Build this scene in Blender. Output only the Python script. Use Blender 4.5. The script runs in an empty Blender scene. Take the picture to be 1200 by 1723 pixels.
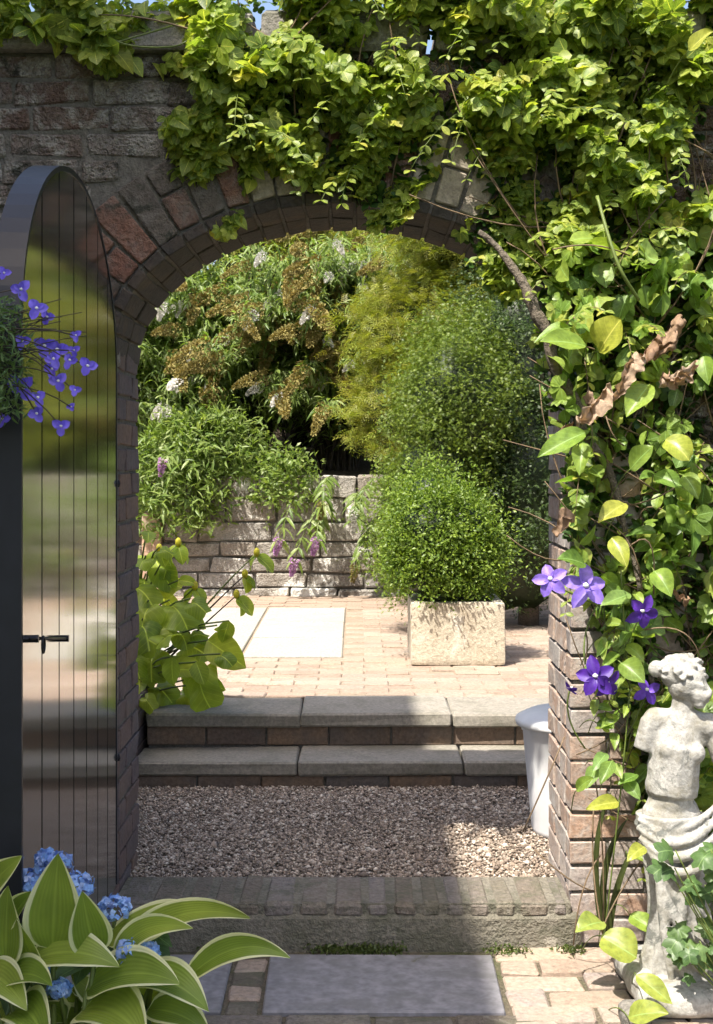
import bpy, math, random
import numpy as np
from mathutils import Vector, Matrix, noise as mnoise

R = math.radians
sc = bpy.context.scene
col = sc.collection
rng = np.random.default_rng(7)
random.seed(7)

# ------------------------------------------------------------------ camera
E = 1.426            # eye height
F = 2300.0           # focal length in photo pixels (photo 1200 x 1723)
HOR = 770.0          # horizon row
cam_d = bpy.data.cameras.new('camera')
cam = bpy.data.objects.new('camera', cam_d)
col.objects.link(cam)
cam.location = (0, 0, E)
cam.rotation_euler = (R(90), 0, 0)
cam_d.sensor_fit = 'HORIZONTAL'
cam_d.sensor_width = 36
cam_d.lens = 36 * F / 1200
cam_d.shift_y = -(861.5 - HOR) / 1200
cam_d.clip_start = 0.05
cam_d.clip_end = 500
sc.camera = cam

# ------------------------------------------------------------------ light
SX, SY = 0.33, 0.46                      # sun travel per metre of fall
sun_d = bpy.data.lights.new('sun', 'SUN')
sun = bpy.data.objects.new('sun', sun_d)
col.objects.link(sun)
sun.rotation_euler = Vector((SX, SY, -1)).to_track_quat('-Z', 'Y').to_euler()
sun_d.energy = 4.6
sun_d.angle = R(0.6)
sun_d.color = (1.0, 0.94, 0.83)
world = bpy.data.worlds.new('World')
sc.world = world
world.use_nodes = True
wn = world.node_tree.nodes
wl = world.node_tree.links
wn.clear()
w_out = wn.new('ShaderNodeOutputWorld')
w_bg = wn.new('ShaderNodeBackground')
w_sky = wn.new('ShaderNodeTexSky')
w_sky.sky_type = 'NISHITA'
w_sky.sun_disc = False
w_sky.sun_elevation = math.atan2(1, math.hypot(SX, SY))
w_sky.sun_rotation = math.atan2(-SX, -SY)
w_sky.air_density = 1.0
w_sky.dust_density = 4.5
w_sky.ozone_density = 1.0
w_bg.inputs['Strength'].default_value = 0.135
wl.new(w_sky.outputs[0], w_bg.inputs[0])
wl.new(w_bg.outputs[0], w_out.inputs[0])
sc.view_settings.view_transform = 'Standard'
sc.view_settings.look = 'None'
sc.view_settings.exposure = 1.15
sc.view_settings.gamma = 1.0
sc.cycles.max_bounces = 6
sc.cycles.diffuse_bounces = 3
sc.cycles.adaptive_threshold = .03
sc.cycles.glossy_bounces = 3
sc.cycles.transmission_bounces = 4
sc.cycles.transparent_max_bounces = 8


# ------------------------------------------------------------------ helpers
def at(px, py, Y):
    """world point seen at photo pixel (px, py) at depth Y"""
    return Vector(((px - 600) * Y / F, Y, E + (HOR - py) * Y / F))


def tag(o, label=None, cat=None, group=None, kind=None):
    if label: o['label'] = label
    if cat: o['category'] = cat
    if group: o['group'] = group
    if kind: o['kind'] = kind
    return o


def link(o, parent=None):
    col.objects.link(o)
    if parent is not None:
        o.parent = parent
        loc = Vector((0, 0, 0))
        p = parent
        while p is not None:
            loc = loc + Vector(p.location)
            p = p.parent
        o.matrix_parent_inverse = Matrix.Translation(-loc)
    return o


def empty(name, loc=(0, 0, 0)):
    o = bpy.data.objects.new(name, None)
    o.location = loc
    o.empty_display_size = 0.1
    col.objects.link(o)
    return o


def mesh_from(V, Fc, mat=None, smooth=False, attrs=None, name='mesh'):
    me = bpy.data.meshes.new(name)
    V = np.asarray(V, dtype=np.float32)
    if isinstance(Fc, np.ndarray):
        n, k = Fc.shape
        me.vertices.add(len(V))
        me.vertices.foreach_set('co', V.ravel())
        me.loops.add(n * k)
        me.loops.foreach_set('vertex_index', Fc.astype(np.int32).ravel())
        me.polygons.add(n)
        me.polygons.foreach_set('loop_start', np.arange(0, n * k, k, dtype=np.int32))
        me.polygons.foreach_set('loop_total', np.full(n, k, dtype=np.int32))
        me.update(calc_edges=True)
    else:
        me.from_pydata([tuple(map(float, v)) for v in V], [], Fc)
        me.update()
    if smooth:
        me.polygons.foreach_set('use_smooth', np.ones(len(me.polygons), dtype=bool))
    if attrs:
        for k_, a in attrs.items():
            a = np.asarray(a, dtype=np.float32)
            if a.ndim == 1:
                at_ = me.attributes.new(k_, 'FLOAT', 'POINT')
                at_.data.foreach_set('value', a)
            else:
                at_ = me.attributes.new(k_, 'FLOAT_VECTOR', 'POINT')
                at_.data.foreach_set('vector', a.ravel())
    if mat: me.materials.append(mat)
    return me


def obj(name, V, Fc, mat, parent=None, smooth=False, attrs=None):
    o = bpy.data.objects.new(name, mesh_from(V, Fc, mat, smooth, attrs, name))
    return link(o, parent)


def inst(name, me, parent, loc, rot=None, scale=(1, 1, 1)):
    """object sharing a mesh; rot is a 3x3 Matrix; loc in world space"""
    o = bpy.data.objects.new(name, me)
    M = Matrix.Translation(loc) @ (rot.to_4x4() if rot is not None else Matrix.Identity(4)) @ Matrix.Diagonal((*scale, 1))
    link(o, parent)
    o.matrix_basis = M
    return o


def bevel_unit(bx, by, bz):
    """24-vertex bevelled unit cube in [0,1]^3, bevel fractions per axis"""
    V = []; idx = {}
    b = (bx, by, bz)
    for cx in (0, 1):
        for cy in (0, 1):
            for cz in (0, 1):
                c = (cx, cy, cz)
                for ax in range(3):
                    p = [0, 0, 0]
                    for k in range(3):
                        p[k] = float(c[k]) if k == ax else (b[k] if c[k] == 0 else 1 - b[k])
                    idx[(c, ax)] = len(V)
                    V.append(p)
    Fc = []
    for ax in range(3):
        o1, o2 = [k for k in range(3) if k != ax]
        for s in (0, 1):
            q = []
            for (u, v) in ((0, 0), (1, 0), (1, 1), (0, 1)):
                c = [0, 0, 0]; c[ax] = s; c[o1] = u; c[o2] = v
                q.append(idx[(tuple(c), ax)])
            if (s == 1) == (ax == 1): q.reverse()
            Fc.append(q)
    for ax in range(3):          # edges along ax
        o1, o2 = [k for k in range(3) if k != ax]
        for u in (0, 1):
            for v in (0, 1):
                c0 = [0, 0, 0]; c0[o1] = u; c0[o2] = v
                c1 = list(c0); c1[ax] = 1
                c0, c1 = tuple(c0), tuple(c1)
                q = [idx[(c0, o1)], idx[(c1, o1)], idx[(c1, o2)], idx[(c0, o2)]]
                if ((u == v) == (ax == 1)): q.reverse()
                Fc.append(q)
    for cx in (0, 1):
        for cy in (0, 1):
            for cz in (0, 1):
                c = (cx, cy, cz)
                q = [idx[(c, 0)], idx[(c, 1)], idx[(c, 2)]]
                if (cx + cy + cz) % 2 == 0: q.reverse()
                Fc.append(q)
    return np.array(V), Fc


def block_mesh(sx, sy, sz, bev, jit, mat, seed, name='brick'):
    """box centred at origin, bevelled and slightly irregular"""
    r = np.random.default_rng(seed)
    V, Fc = bevel_unit(min(.45, bev / sx), min(.45, bev / sy), min(.45, bev / sz))
    V = (V - .5) * np.array([sx, sy, sz])
    corner = r.normal(0, jit, (2, 2, 2, 3))
    out = []
    for v in V:
        i = (0 if v[0] < 0 else 1, 0 if v[1] < 0 else 1, 0 if v[2] < 0 else 1)
        out.append(v + corner[i] + r.normal(0, jit * .35, 3))
    return mesh_from(np.array(out), Fc, mat, False, None, name)


def box_vf(x0, x1, y0, y1, z0, z1):
    V = [(x0, y0, z0), (x1, y0, z0), (x1, y1, z0), (x0, y1, z0), (x0, y0, z1), (x1, y0, z1), (x1, y1, z1), (x0, y1, z1)]
    Fc = [(0, 3, 2, 1), (4, 5, 6, 7), (0, 1, 5, 4), (1, 2, 6, 5), (2, 3, 7, 6), (3, 0, 4, 7)]
    return V, Fc


def block(name, x0, x1, y0, y1, z0, z1, mat, parent, bev=.004, jit=.001, seed=None):
    me = block_mesh(x1 - x0, y1 - y0, z1 - z0, bev, jit, mat, random.randrange(1 << 30) if seed is None else seed, name)
    return inst(name, me, parent, ((x0 + x1) / 2, (y0 + y1) / 2, (z0 + z1) / 2))


class MB:
    """joins several shapes into one mesh"""
    def __init__(s): s.V = []; s.F = []
    def add(s, V, Fc):
        n = len(s.V)
        s.V += [tuple(v) for v in V]
        s.F += [tuple(i + n for i in f) for f in Fc]
        return s
    def build(s, name, mat, parent=None, smooth=False):
        return obj(name, s.V, s.F, mat, parent, smooth)


def tube_vf(pts, rad, n=6, caps=True):
    pts = [Vector(p) for p in pts]
    if not hasattr(rad, '__len__'): rad = [rad] * len(pts)
    V = []; Fc = []
    prev = None
    for i, p in enumerate(pts):
        t = (pts[min(i + 1, len(pts) - 1)] - pts[max(i - 1, 0)])
        if t.length < 1e-9: t = Vector((0, 0, 1))
        t.normalize()
        if prev is None:
            a = Vector((1, 0, 0)) if abs(t.x) < .8 else Vector((0, 1, 0))
        else: a = prev
        u = (a - t * a.dot(t)).normalized(); prev = u
        w = t.cross(u)
        for k in range(n):
            an = 2 * math.pi * k / n
            V.append(p + (u * math.cos(an) + w * math.sin(an)) * rad[i])
    for i in range(len(pts) - 1):
        for k in range(n):
            k2 = (k + 1) % n
            Fc.append((i * n + k, i * n + k2, (i + 1) * n + k2, (i + 1) * n + k))
    if caps:
        Fc.append(tuple(range(n - 1, -1, -1)))
        m = (len(pts) - 1) * n
        Fc.append(tuple(range(m, m + n)))
    return V, Fc


def bez(p0, p1, p2, n):
    p0, p1, p2 = Vector(p0), Vector(p1), Vector(p2)
    return [p0 * (1 - t) ** 2 + p1 * 2 * t * (1 - t) + p2 * t * t for t in [i / n for i in range(n + 1)]]


def catmull(pts, n=6):
    pts = [Vector(p) for p in pts]
    P = [pts[0] * 2 - pts[1]] + pts + [pts[-1] * 2 - pts[-2]]
    out = []
    for i in range(1, len(P) - 2):
        for k in range(n):
            t = k / n
            a, b, c, d = P[i - 1], P[i], P[i + 1], P[i + 2]
            out.append(.5 * ((2 * b) + (c - a) * t + (2 * a - 5 * b + 4 * c - d) * t * t + (3 * b - a - 3 * c + d) * t ** 3))
    out.append(pts[-1])
    return out


# ---- leaves ---------------------------------------------------------
def prof(kind, t):
    if kind == 'ovate': return math.sin(math.pi * t ** .75) ** .85 if 0 < t < 1 else 0.0
    if kind == 'lance': return (t ** .5) * (1 - t) ** .8 * 1.75 if 0 < t < 1 else 0.0
    if kind == 'round': return math.sin(math.pi * t ** .9) ** .55 if 0 < t < 1 else 0.0
    if kind == 'obov': return math.sin(math.pi * t ** 1.25) ** .62 if 0 < t < 1 else 0.0
    if kind == 'hosta': return (math.sin(math.pi * t ** .72) ** .8) * (1 - .12 * t) if 0 < t < 1 else 0.0
    if kind == 'strap': return min(1, t * 8 + .3) * (1 - t ** 3) ** .7
    if kind == 'petal': return math.sin(math.pi * t ** 1.05) ** .6 if 0 < t < 1 else 0.0
    return 1


def leaf_vf(L=1, W=.5, kind='ovate', n=5, m=1, fold=.15, droop=.2, wave=0, y0=0, x0=0, ang=0, seed=0):
    """leaf along +Y, normal +Z. returns V, quads, (s,t) attr"""
    r = random.Random(seed)
    ph = r.uniform(0, 6)
    V = []; A = []
    for i in range(n + 1):
        t = i / n
        w = prof(kind, t) * W * .5
        if i == 0: w = max(w, W * .03)
        if i == n: w = max(w, W * .015)
        for j in range(-m, m + 1):
            s = j / m
            x = s * w
            z = abs(s) * w * fold * 2 - droop * L * t * t + wave * W * abs(s) ** 2 * math.sin(t * 9 + ph + s)
            V.append((x, y0 + t * L, z)); A.append((s, t, 0))
    k = 2 * m + 1
    Fc = [(i * k + j, i * k + j + 1, (i + 1) * k + j + 1, (i + 1) * k + j) for i in range(n) for j in range(2 * m)]
    V = np.array(V)
    if ang:
        c, s_ = math.cos(ang), math.sin(ang)
        V[:, 0], V[:, 1] = V[:, 0] * c + V[:, 1] * s_, -V[:, 0] * s_ + V[:, 1] * c
    V[:, 0] += x0
    return V, np.array(Fc), np.array(A)


def join_vf(parts):
    Vs, Fs, As, n = [], [], [], 0
    for V, Fc, A in parts:
        Vs.append(V); Fs.append(Fc + n); As.append(A); n += len(V)
    return np.vstack(Vs), np.vstack(Fs), np.vstack(As)


def palmate(nl=5, L=.62, W=.36, spread=2.3, kind='ovate', n=4, seed=1, droop=.22):
    r = random.Random(seed)
    out = []
    for i in range(nl):
        a = (i - (nl - 1) / 2) * spread / (nl - 1) + r.uniform(-.1, .1)
        out.append(leaf_vf(L * r.uniform(.85, 1.1) * (1 - .12 * abs(i - (nl - 1) / 2)), W * r.uniform(.9, 1.1), kind, n, 1, .12, droop * r.uniform(.5, 1.6), 0, .05, 0, a, seed + i))
    return join_vf(out)


def lobed_vf(L=1, lobes=5, depth=.35, seed=0, cup=.1, nrad=3):
    """broad lobed leaf (ivy / vine / tulip-tree like): a fan of rings, base at the origin, along +Y"""
    r = random.Random(seed)
    na = 20
    V = [(0, .38 * L, 0)]; A = [(0, .4, 0)]
    for k in range(1, nrad + 1):
        for i in range(na):
            a = 2 * math.pi * i / na
            lob = 1 - depth * (.5 - .5 * math.cos(lobes * (a - math.pi / 2) + math.pi)) if True else 1
            rad = .56 * L * lob * (1 - .2 * math.exp(-((a - 1.5 * math.pi) / .35) ** 2) * 2)
            rr = rad * k / nrad
            x, y = rr * math.cos(a), .38 * L + rr * math.sin(a)
            z = -cup * L * (k / nrad) ** 2 * (1 + .5 * math.sin(3 * a + seed)) + .04 * L * math.sin(5 * a + seed * 2) * (k / nrad)
            V.append((x, y, z)); A.append((math.cos(a) * k / nrad, y / L, 0))
    Fc = []
    for i in range(na):
        i2 = (i + 1) % na
        Fc.append((0, 1 + i, 1 + i2, 1 + i2))
        for k in range(nrad - 1):
            a, b = 1 + k * na, 1 + (k + 1) * na
            Fc.append((a + i, b + i, b + i2, a + i2))
    Fc = [f if len(set(f)) == 4 else (f[0], f[1], f[2], f[2]) for f in Fc]
    V = np.array(V); Fc = np.array(Fc)
    # centre fan: make it quads of two slices so that no face is degenerate
    fan = [(0, 1 + i, 1 + (i + 1) % na, 1 + (i + 2) % na) for i in range(0, na, 2)]
    Fc = np.array([f for f in Fc.tolist() if len(set(f)) == 4] + fan)
    return V, Fc, np.array(A)


def norm(a): return a / np.maximum(np.linalg.norm(a, axis=-1, keepdims=True), 1e-9)


def frames(d, u):
    """rotation matrices whose Y axis is d and Z axis is close to u"""
    y = norm(d)
    z = norm(u - (u * y).sum(-1, keepdims=True) * y)
    x = np.cross(y, z)
    return np.stack([x, y, z], axis=-1)


def scatter(P, Rm, S, leaf, rg):
    """leaf instances as one mesh: returns V, F, rnd"""
    lv, lf, la = leaf
    n, k = len(P), len(lv)
    V = np.einsum('nij,kj->nki', Rm, lv) * S[:, None, None] + P[:, None, :]
    Fc = (np.arange(n) * k)[:, None, None] + lf[None]
    rnd = np.repeat(rg.random(n), k)
    return V.reshape(-1, 3), Fc.reshape(-1, lf.shape[1]), rnd, np.tile(la, (n, 1))


def scatter_obj(name, groups, mat, parent, rg, smooth=True, kind=None):
    """groups: list of (P, R, S, leaf)"""
    Vs, Fs, Rs, As, n = [], [], [], [], 0
    for P, Rm, S, leaf in groups:
        if len(P) == 0: continue
        V, Fc, rr, a = scatter(P, Rm, S, leaf, rg)
        Vs.append(V); Fs.append(Fc + n); Rs.append(rr); As.append(a); n += len(V)
    o = obj(name, np.vstack(Vs), np.vstack(Fs), mat, parent, smooth, {'rnd': np.concatenate(Rs), 'lt': np.vstack(As)})
    if kind: o['kind'] = kind
    return o


def clumpy(center, radii, nc, per, cr, rg, zmin=-.6, shell=(.7, 1.05), bias=(0, -.3, .25), flat=.7):
    """leaf positions in clumps spread over a lumpy ellipsoid; returns P, outward"""
    c = np.array(center); rad = np.array(radii)
    d = norm(rg.normal(size=(nc * 2, 3)))
    d = d[d[:, 2] > zmin][:nc]
    lump = np.array([1 + .38 * mnoise.noise(Vector(x) * 2.6 + Vector(center)) + .16 * mnoise.noise(Vector(x) * 6 + Vector(center)) for x in d])
    C = c + d * rad * (rg.uniform(shell[0], shell[1], len(d)) * lump)[:, None]
    o = np.repeat(d, per, 0)
    csz = np.repeat(rg.uniform(.45, 1.6, len(d)), per)
    P = np.repeat(C, per, 0) + rg.normal(size=o.shape) * (cr * csz)[:, None] * np.array([1, 1, flat])
    return P, norm(o + np.array(bias))


def leaf_frames(out, rg, jd=.7, ju=.6, up=(0, 0, .6)):
    d = norm(out * .6 + rg.normal(size=out.shape) * jd)
    u = norm(out * .6 + np.array(up) + rg.normal(size=out.shape) * ju)
    return frames(d, u)


def curve_leaf(name, p0, p1, p2, W, nrm, mat, parent, kind='hosta', n=12, m=4, fold=.18, wave=.03, seed=0, twist=0):
    """single leaf along a 3D bezier p0-p1-p2 (world), facing nrm"""
    r = random.Random(seed)
    ph = r.uniform(0, 6)
    c = bez(p0, p1, p2, n)
    V = []; A = []
    N0 = Vector(nrm).normalized()
    for i, p in enumerate(c):
        t = i / n
        tg = (c[min(i + 1, n)] - c[max(i - 1, 0)]).normalized()
        Nn = N0 - tg * N0.dot(tg)
        if Nn.length < .05: Nn = Vector((0, 0, 1)) - tg * tg.z
        Nn.normalize()
        if twist: Nn = Matrix.Rotation(twist * t, 3, tg) @ Nn
        sd = tg.cross(Nn)
        w = max(prof(kind, t), .02) * W * .5
        for j in range(-m, m + 1):
            s = j / m
            z = abs(s) ** 1.3 * w * fold * 2 + wave * W * s * s * math.sin(t * 8 + ph + (1.5 if s > 0 else 0))
            V.append(p + sd * (s * w) + Nn * z); A.append((s, t, 0))
    k = 2 * m + 1
    Fc = [(i * k + j, i * k + j + 1, (i + 1) * k + j + 1, (i + 1) * k + j) for i in range(n) for j in range(2 * m)]
    return obj(name, V, Fc, mat, parent, True, {'lt': A})


# ------------------------------------------------------------------ materials
MATS = {}


def node_mat(name):
    m = bpy.data.materials.new(name)
    m.use_nodes = True
    nt = m.node_tree
    b = nt.nodes['Principled BSDF']
    MATS[name] = m
    return m, nt, b


def N(nt, typ, **kw):
    n = nt.nodes.new(typ)
    for k, v in kw.items():
        if k in n.inputs: n.inputs[k].default_value = v
        else: setattr(n, k, v)
    return n


def ramp(nt, stops, interp='LINEAR'):
    n = nt.nodes.new('ShaderNodeValToRGB')
    n.color_ramp.interpolation = interp
    els = n.color_ramp.elements
    while len(els) < len(stops): els.new(.5)
    for e, (p, c) in zip(els, stops):
        e.position = p
        e.color = (*c, 1) if len(c) == 3 else c
    return n


def mixc(nt, fac, a, b, mode='MIX'):
    n = nt.nodes.new('ShaderNodeMix')
    n.data_type = 'RGBA'; n.blend_type = mode
    for s, v in ((0, fac), (6, a), (7, b)):
        if hasattr(v, 'is_linked') or hasattr(v, 'links'): nt.links.new(v, n.inputs[s])
        else: n.inputs[s].default_value = v if s == 0 else ((*v, 1) if len(v) == 3 else v)
    return n.outputs[2]


def gen_noise(nt, scale, detail=6, rough=.6, coord=None, dist=0):
    n = N(nt, 'ShaderNodeTexNoise', Scale=scale, Detail=detail, Roughness=rough, Distortion=dist)
    if coord is not None: nt.links.new(coord, n.inputs['Vector'])
    return n.outputs['Fac']


def world_coord(nt):
    return N(nt, 'ShaderNodeNewGeometry').outputs['Position']


def bump(nt, b, h, strength, dist):
    n = N(nt, 'ShaderNodeBump', Strength=strength, Distance=dist)
    nt.links.new(h, n.inputs['Height'])
    nt.links.new(n.outputs[0], b.inputs['Normal'])
    return n


def stone(name, cols, rough=.9, sc1=9, stain=None, stain_amt=.5, stain_sc=3, bstr=.6, bdist=.006, obj_var=1.0, fine=70, stain2=None, stain2_sc=1.7, stain2_lo=.55):
    """masonry: per-piece colour from object random, mottled, with lichen/dirt patches and a pitted surface"""
    m, nt, b = node_mat(name)
    g = world_coord(nt)
    oi = N(nt, 'ShaderNodeObjectInfo')
    n1 = gen_noise(nt, sc1, 4, .65, g)
    mad = N(nt, 'ShaderNodeMath', operation='MULTIPLY_ADD')
    nt.links.new(n1, mad.inputs[0]); mad.inputs[1].default_value = .5 if obj_var else 1.2
    mu = N(nt, 'ShaderNodeMath', operation='MULTIPLY_ADD')
    nt.links.new(oi.outputs['Random'], mu.inputs[0]); mu.inputs[1].default_value = obj_var; mu.inputs[2].default_value = -.25 if obj_var else -.1
    nt.links.new(mu.outputs[0], mad.inputs[2])
    k = len(cols)
    rp = ramp(nt, [(i / (k - 1), c) for i, c in enumerate(cols)])
    nt.links.new(mad.outputs[0], rp.inputs[0])
    c = rp.outputs[0]
    nf = gen_noise(nt, fine, 2, .7, g)
    rf = ramp(nt, [(.3, (.62, .62, .62)), (.7, (1.2, 1.2, 1.2))])
    nt.links.new(nf, rf.inputs[0])
    c = mixc(nt, .8, c, rf.outputs[0], 'MULTIPLY')
    if stain:
        ns = gen_noise(nt, stain_sc, 5, .7, g, .4)
        rs = ramp(nt, [(.48, (0, 0, 0)), (.66, (stain_amt,) * 3)])
        nt.links.new(ns, rs.inputs[0])
        c = mixc(nt, rs.outputs[0], c, stain)
    if stain2:
        off = N(nt, 'ShaderNodeVectorMath', operation='ADD')
        nt.links.new(g, off.inputs[0]); off.inputs[1].default_value = (13.1, 4.7, 8.3)
        ns = gen_noise(nt, stain2_sc, 6, .72, off.outputs[0], .6)
        rs = ramp(nt, [(stain2_lo, (0, 0, 0)), (stain2_lo + .06, (.9,) * 3)])
        nt.links.new(ns, rs.inputs[0])
        c = mixc(nt, rs.outputs[0], c, stain2)
    nt.links.new(c, b.inputs['Base Color'])
    b.inputs['Roughness'].default_value = rough
    b.inputs['Specular IOR Level'].default_value = .3
    hb = N(nt, 'ShaderNodeMath', operation='ADD')
    nb = gen_noise(nt, sc1 * 3, 4, .7, g)
    nt.links.new(nb, hb.inputs[0]); nt.links.new(nf, hb.inputs[1])
    bump(nt, b, hb.outputs[0], bstr, bdist)
    return m


def leaf_mat(name, cols, trans=.35, tcol=None, rough=.45, vein=0, spec=.45, edge=None, edge_at=.85, fine=0, bumpy=.25):
    """leaf: colour by 'rnd' attribute or object random, thin translucent blade"""
    m, nt, b = node_mat(name)
    oi = N(nt, 'ShaderNodeObjectInfo')
    a = N(nt, 'ShaderNodeAttribute', attribute_name='rnd')
    ad = N(nt, 'ShaderNodeMath', operation='ADD')
    nt.links.new(a.outputs['Fac'], ad.inputs[0]); nt.links.new(oi.outputs['Random'], ad.inputs[1])
    fr = N(nt, 'ShaderNodeMath', operation='FRACT'); nt.links.new(ad.outputs[0], fr.inputs[0])
    k = len(cols)
    rp = ramp(nt, [(i / (k - 1), c) for i, c in enumerate(cols)])
    nt.links.new(fr.outputs[0], rp.inputs[0])
    c = rp.outputs[0]
    g = world_coord(nt)
    nz = gen_noise(nt, 60 if not fine else fine, 2, .6, g)
    rz = ramp(nt, [(.3, (.7, .72, .7)), (.7, (1.18, 1.15, 1.1))])
    nt.links.new(nz, rz.inputs[0])
    c = mixc(nt, 1, c, rz.outputs[0], 'MULTIPLY')
    lt = N(nt, 'ShaderNodeAttribute', attribute_name='lt')
    sp = N(nt, 'ShaderNodeSeparateXYZ'); nt.links.new(lt.outputs['Vector'], sp.inputs[0])
    ab = N(nt, 'ShaderNodeMath', operation='ABSOLUTE'); nt.links.new(sp.outputs[0], ab.inputs[0])
    if vein:
        # midrib
        mr = ramp(nt, [(0, (1, 1, 1) if vein == 1 else (.25, .25, .25)), (.06, (0, 0, 0))]); nt.links.new(ab.outputs[0], mr.inputs[0])
        c2 = mixc(nt, mr.outputs[0], c, tuple(min(1, x * 1.6 + .03) for x in cols[-1]))
        c = c2
        vm = N(nt, 'ShaderNodeMath', operation='MULTIPLY_ADD'); nt.links.new(ab.outputs[0], vm.inputs[0]); vm.inputs[1].default_value = -.32; nt.links.new(sp.outputs[1], vm.inputs[2])
        vf = N(nt, 'ShaderNodeMath', operation='MULTIPLY'); nt.links.new(vm.outputs[0], vf.inputs[0]); vf.inputs[1].default_value = 7
        vr = N(nt, 'ShaderNodeMath', operation='FRACT'); nt.links.new(vf.outputs[0], vr.inputs[0])
        vv = ramp(nt, [(0, (.45, .45, .45)), (.10, (0, 0, 0)), (.97, (0, 0, 0)), (1, (.45, .45, .45))]); nt.links.new(vr.outputs[0], vv.inputs[0])
        if vein == 1: c = mixc(nt, vv.outputs[0], c, tuple(min(1, x * 1.4 + .02) for x in cols[-1]))
    if edge:
        wob = gen_noise(nt, 14, 3, .5, g)
        av = N(nt, 'ShaderNodeMath', operation='MULTIPLY_ADD'); nt.links.new(wob, av.inputs[0]); av.inputs[1].default_value = .16; nt.links.new(ab.outputs[0], av.inputs[2])
        er = ramp(nt, [(edge_at + .06, (0, 0, 0)), (edge_at + .1, (1, 1, 1))]); nt.links.new(av.outputs[0], er.inputs[0])
        c = mixc(nt, er.outputs[0], c, edge)
    nt.links.new(c, b.inputs['Base Color'])
    b.inputs['Roughness'].default_value = rough
    b.inputs['Specular IOR Level'].default_value = spec
    hb = nz
    if vein == 2:    # ribs that run along the blade
        wv = N(nt, 'ShaderNodeMath', operation='MULTIPLY'); nt.links.new(ab.outputs[0], wv.inputs[0]); wv.inputs[1].default_value = 42
        sn = N(nt, 'ShaderNodeMath', operation='SINE'); nt.links.new(wv.outputs[0], sn.inputs[0])
        hb = sn.outputs[0]
        rb_ = ramp(nt, [(0, (.93, .94, .92)), (1, (1.04, 1.03, 1.03))])
        ma = N(nt, 'ShaderNodeMath', operation='MULTIPLY_ADD'); nt.links.new(sn.outputs[0], ma.inputs[0]); ma.inputs[1].default_value = .5; ma.inputs[2].default_value = .5
        nt.links.new(ma.outputs[0], rb_.inputs[0])
        c = mixc(nt, 1, c, rb_.outputs[0], 'MULTIPLY'); nt.links.new(c, b.inputs['Base Color'])
    bump(nt, b, hb, bumpy, .002)
    if trans:
        tr = N(nt, 'ShaderNodeBsdfTranslucent')
        tc = mixc(nt, 1, c, tcol or (1.3, 1.35, .6), 'MULTIPLY')
        nt.links.new(tc, tr.inputs['Color'])
        mx = N(nt, 'ShaderNodeMixShader'); mx.inputs[0].default_value = trans
        nt.links.new(b.outputs[0], mx.inputs[1]); nt.links.new(tr.outputs[0], mx.inputs[2])
        nt.links.new(mx.outputs[0], nt.nodes['Material Output'].inputs['Surface'])
    return m


def plain(name, c, rough=.6, metal=0, var=.25, scale=12, bstr=.15, spec=.4, coat=0, bdist=.003):
    m, nt, b = node_mat(name)
    g = world_coord(nt)
    nz = gen_noise(nt, scale, 6, .65, g)
    rz = ramp(nt, [(.3, tuple(x * (1 - var) for x in c)), (.7, tuple(min(1, x * (1 + var)) for x in c))])
    nt.links.new(nz, rz.inputs[0])
    nt.links.new(rz.outputs[0], b.inputs['Base Color'])
    b.inputs['Roughness'].default_value = rough
    b.inputs['Metallic'].default_value = metal
    b.inputs['Specular IOR Level'].default_value = spec
    b.inputs['Coat Weight'].default_value = coat
    b.inputs['Coat Roughness'].default_value = .03
    if bstr:
        n2 = gen_noise(nt, scale * 6, 5, .7, g)
        bump(nt, b, n2, bstr, bdist)
    return m


# masonry
M_OLD = stone('old_brick', [(.085, .065, .055), (.16, .13, .11), (.23, .20, .175), (.14, .088, .068), (.28, .26, .235)], stain=(.40, .39, .35), stain_amt=.85, stain_sc=13, stain2=(.03, .032, .024), stain2_sc=4.2, stain2_lo=.55, bstr=1, bdist=.028)
M_RED = stone('arch_brick', [(.085, .07, .06), (.18, .085, .06), (.11, .088, .075), (.20, .10, .07), (.10, .085, .075), (.13, .11, .09)], stain=(.20, .185, .165), stain_amt=.5, stain_sc=13, stain2=(.045, .045, .035), stain2_sc=5, stain2_lo=.57, bstr=.9, bdist=.012)
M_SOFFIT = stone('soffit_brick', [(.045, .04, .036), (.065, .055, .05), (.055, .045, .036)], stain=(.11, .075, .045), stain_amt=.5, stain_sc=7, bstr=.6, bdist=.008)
M_ARCHSTONE = stone('pale_arch_stone', [(.28, .24, .19), (.36, .31, .25), (.25, .22, .17)], stain=(.09, .085, .05), stain_amt=.7, stain_sc=6, bstr=.6, bdist=.008)
M_JAMB_L = stone('shaded_jamb_brick', [(.115, .085, .085), (.15, .10, .085), (.10, .085, .095), (.18, .115, .085)], stain=(.16, .13, .11), stain_amt=.4, stain_sc=9, bstr=.4, bdist=.005)  # shade on the left jamb is put into this dark brick tone
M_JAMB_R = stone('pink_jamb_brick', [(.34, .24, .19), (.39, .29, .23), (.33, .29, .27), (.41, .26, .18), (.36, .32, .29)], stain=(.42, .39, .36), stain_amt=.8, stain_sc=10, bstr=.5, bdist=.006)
M_MORTAR = stone('mortar', [(.10, .092, .08), (.16, .147, .128), (.085, .077, .065)], obj_var=0, stain=(.07, .07, .05), stain_amt=.6, stain_sc=4, bstr=.8, bdist=.01)
M_MORTAR_L = stone('lime_mortar', [(.32, .29, .26), (.40, .37, .33)], obj_var=0, bstr=.6, bdist=.006)
M_COPING = stone('coping_stone', [(.20, .185, .165), (.29, .27, .245), (.24, .22, .2)], stain=(.10, .10, .075), stain_amt=.7, stain_sc=6, bstr=.7, bdist=.01)
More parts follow.
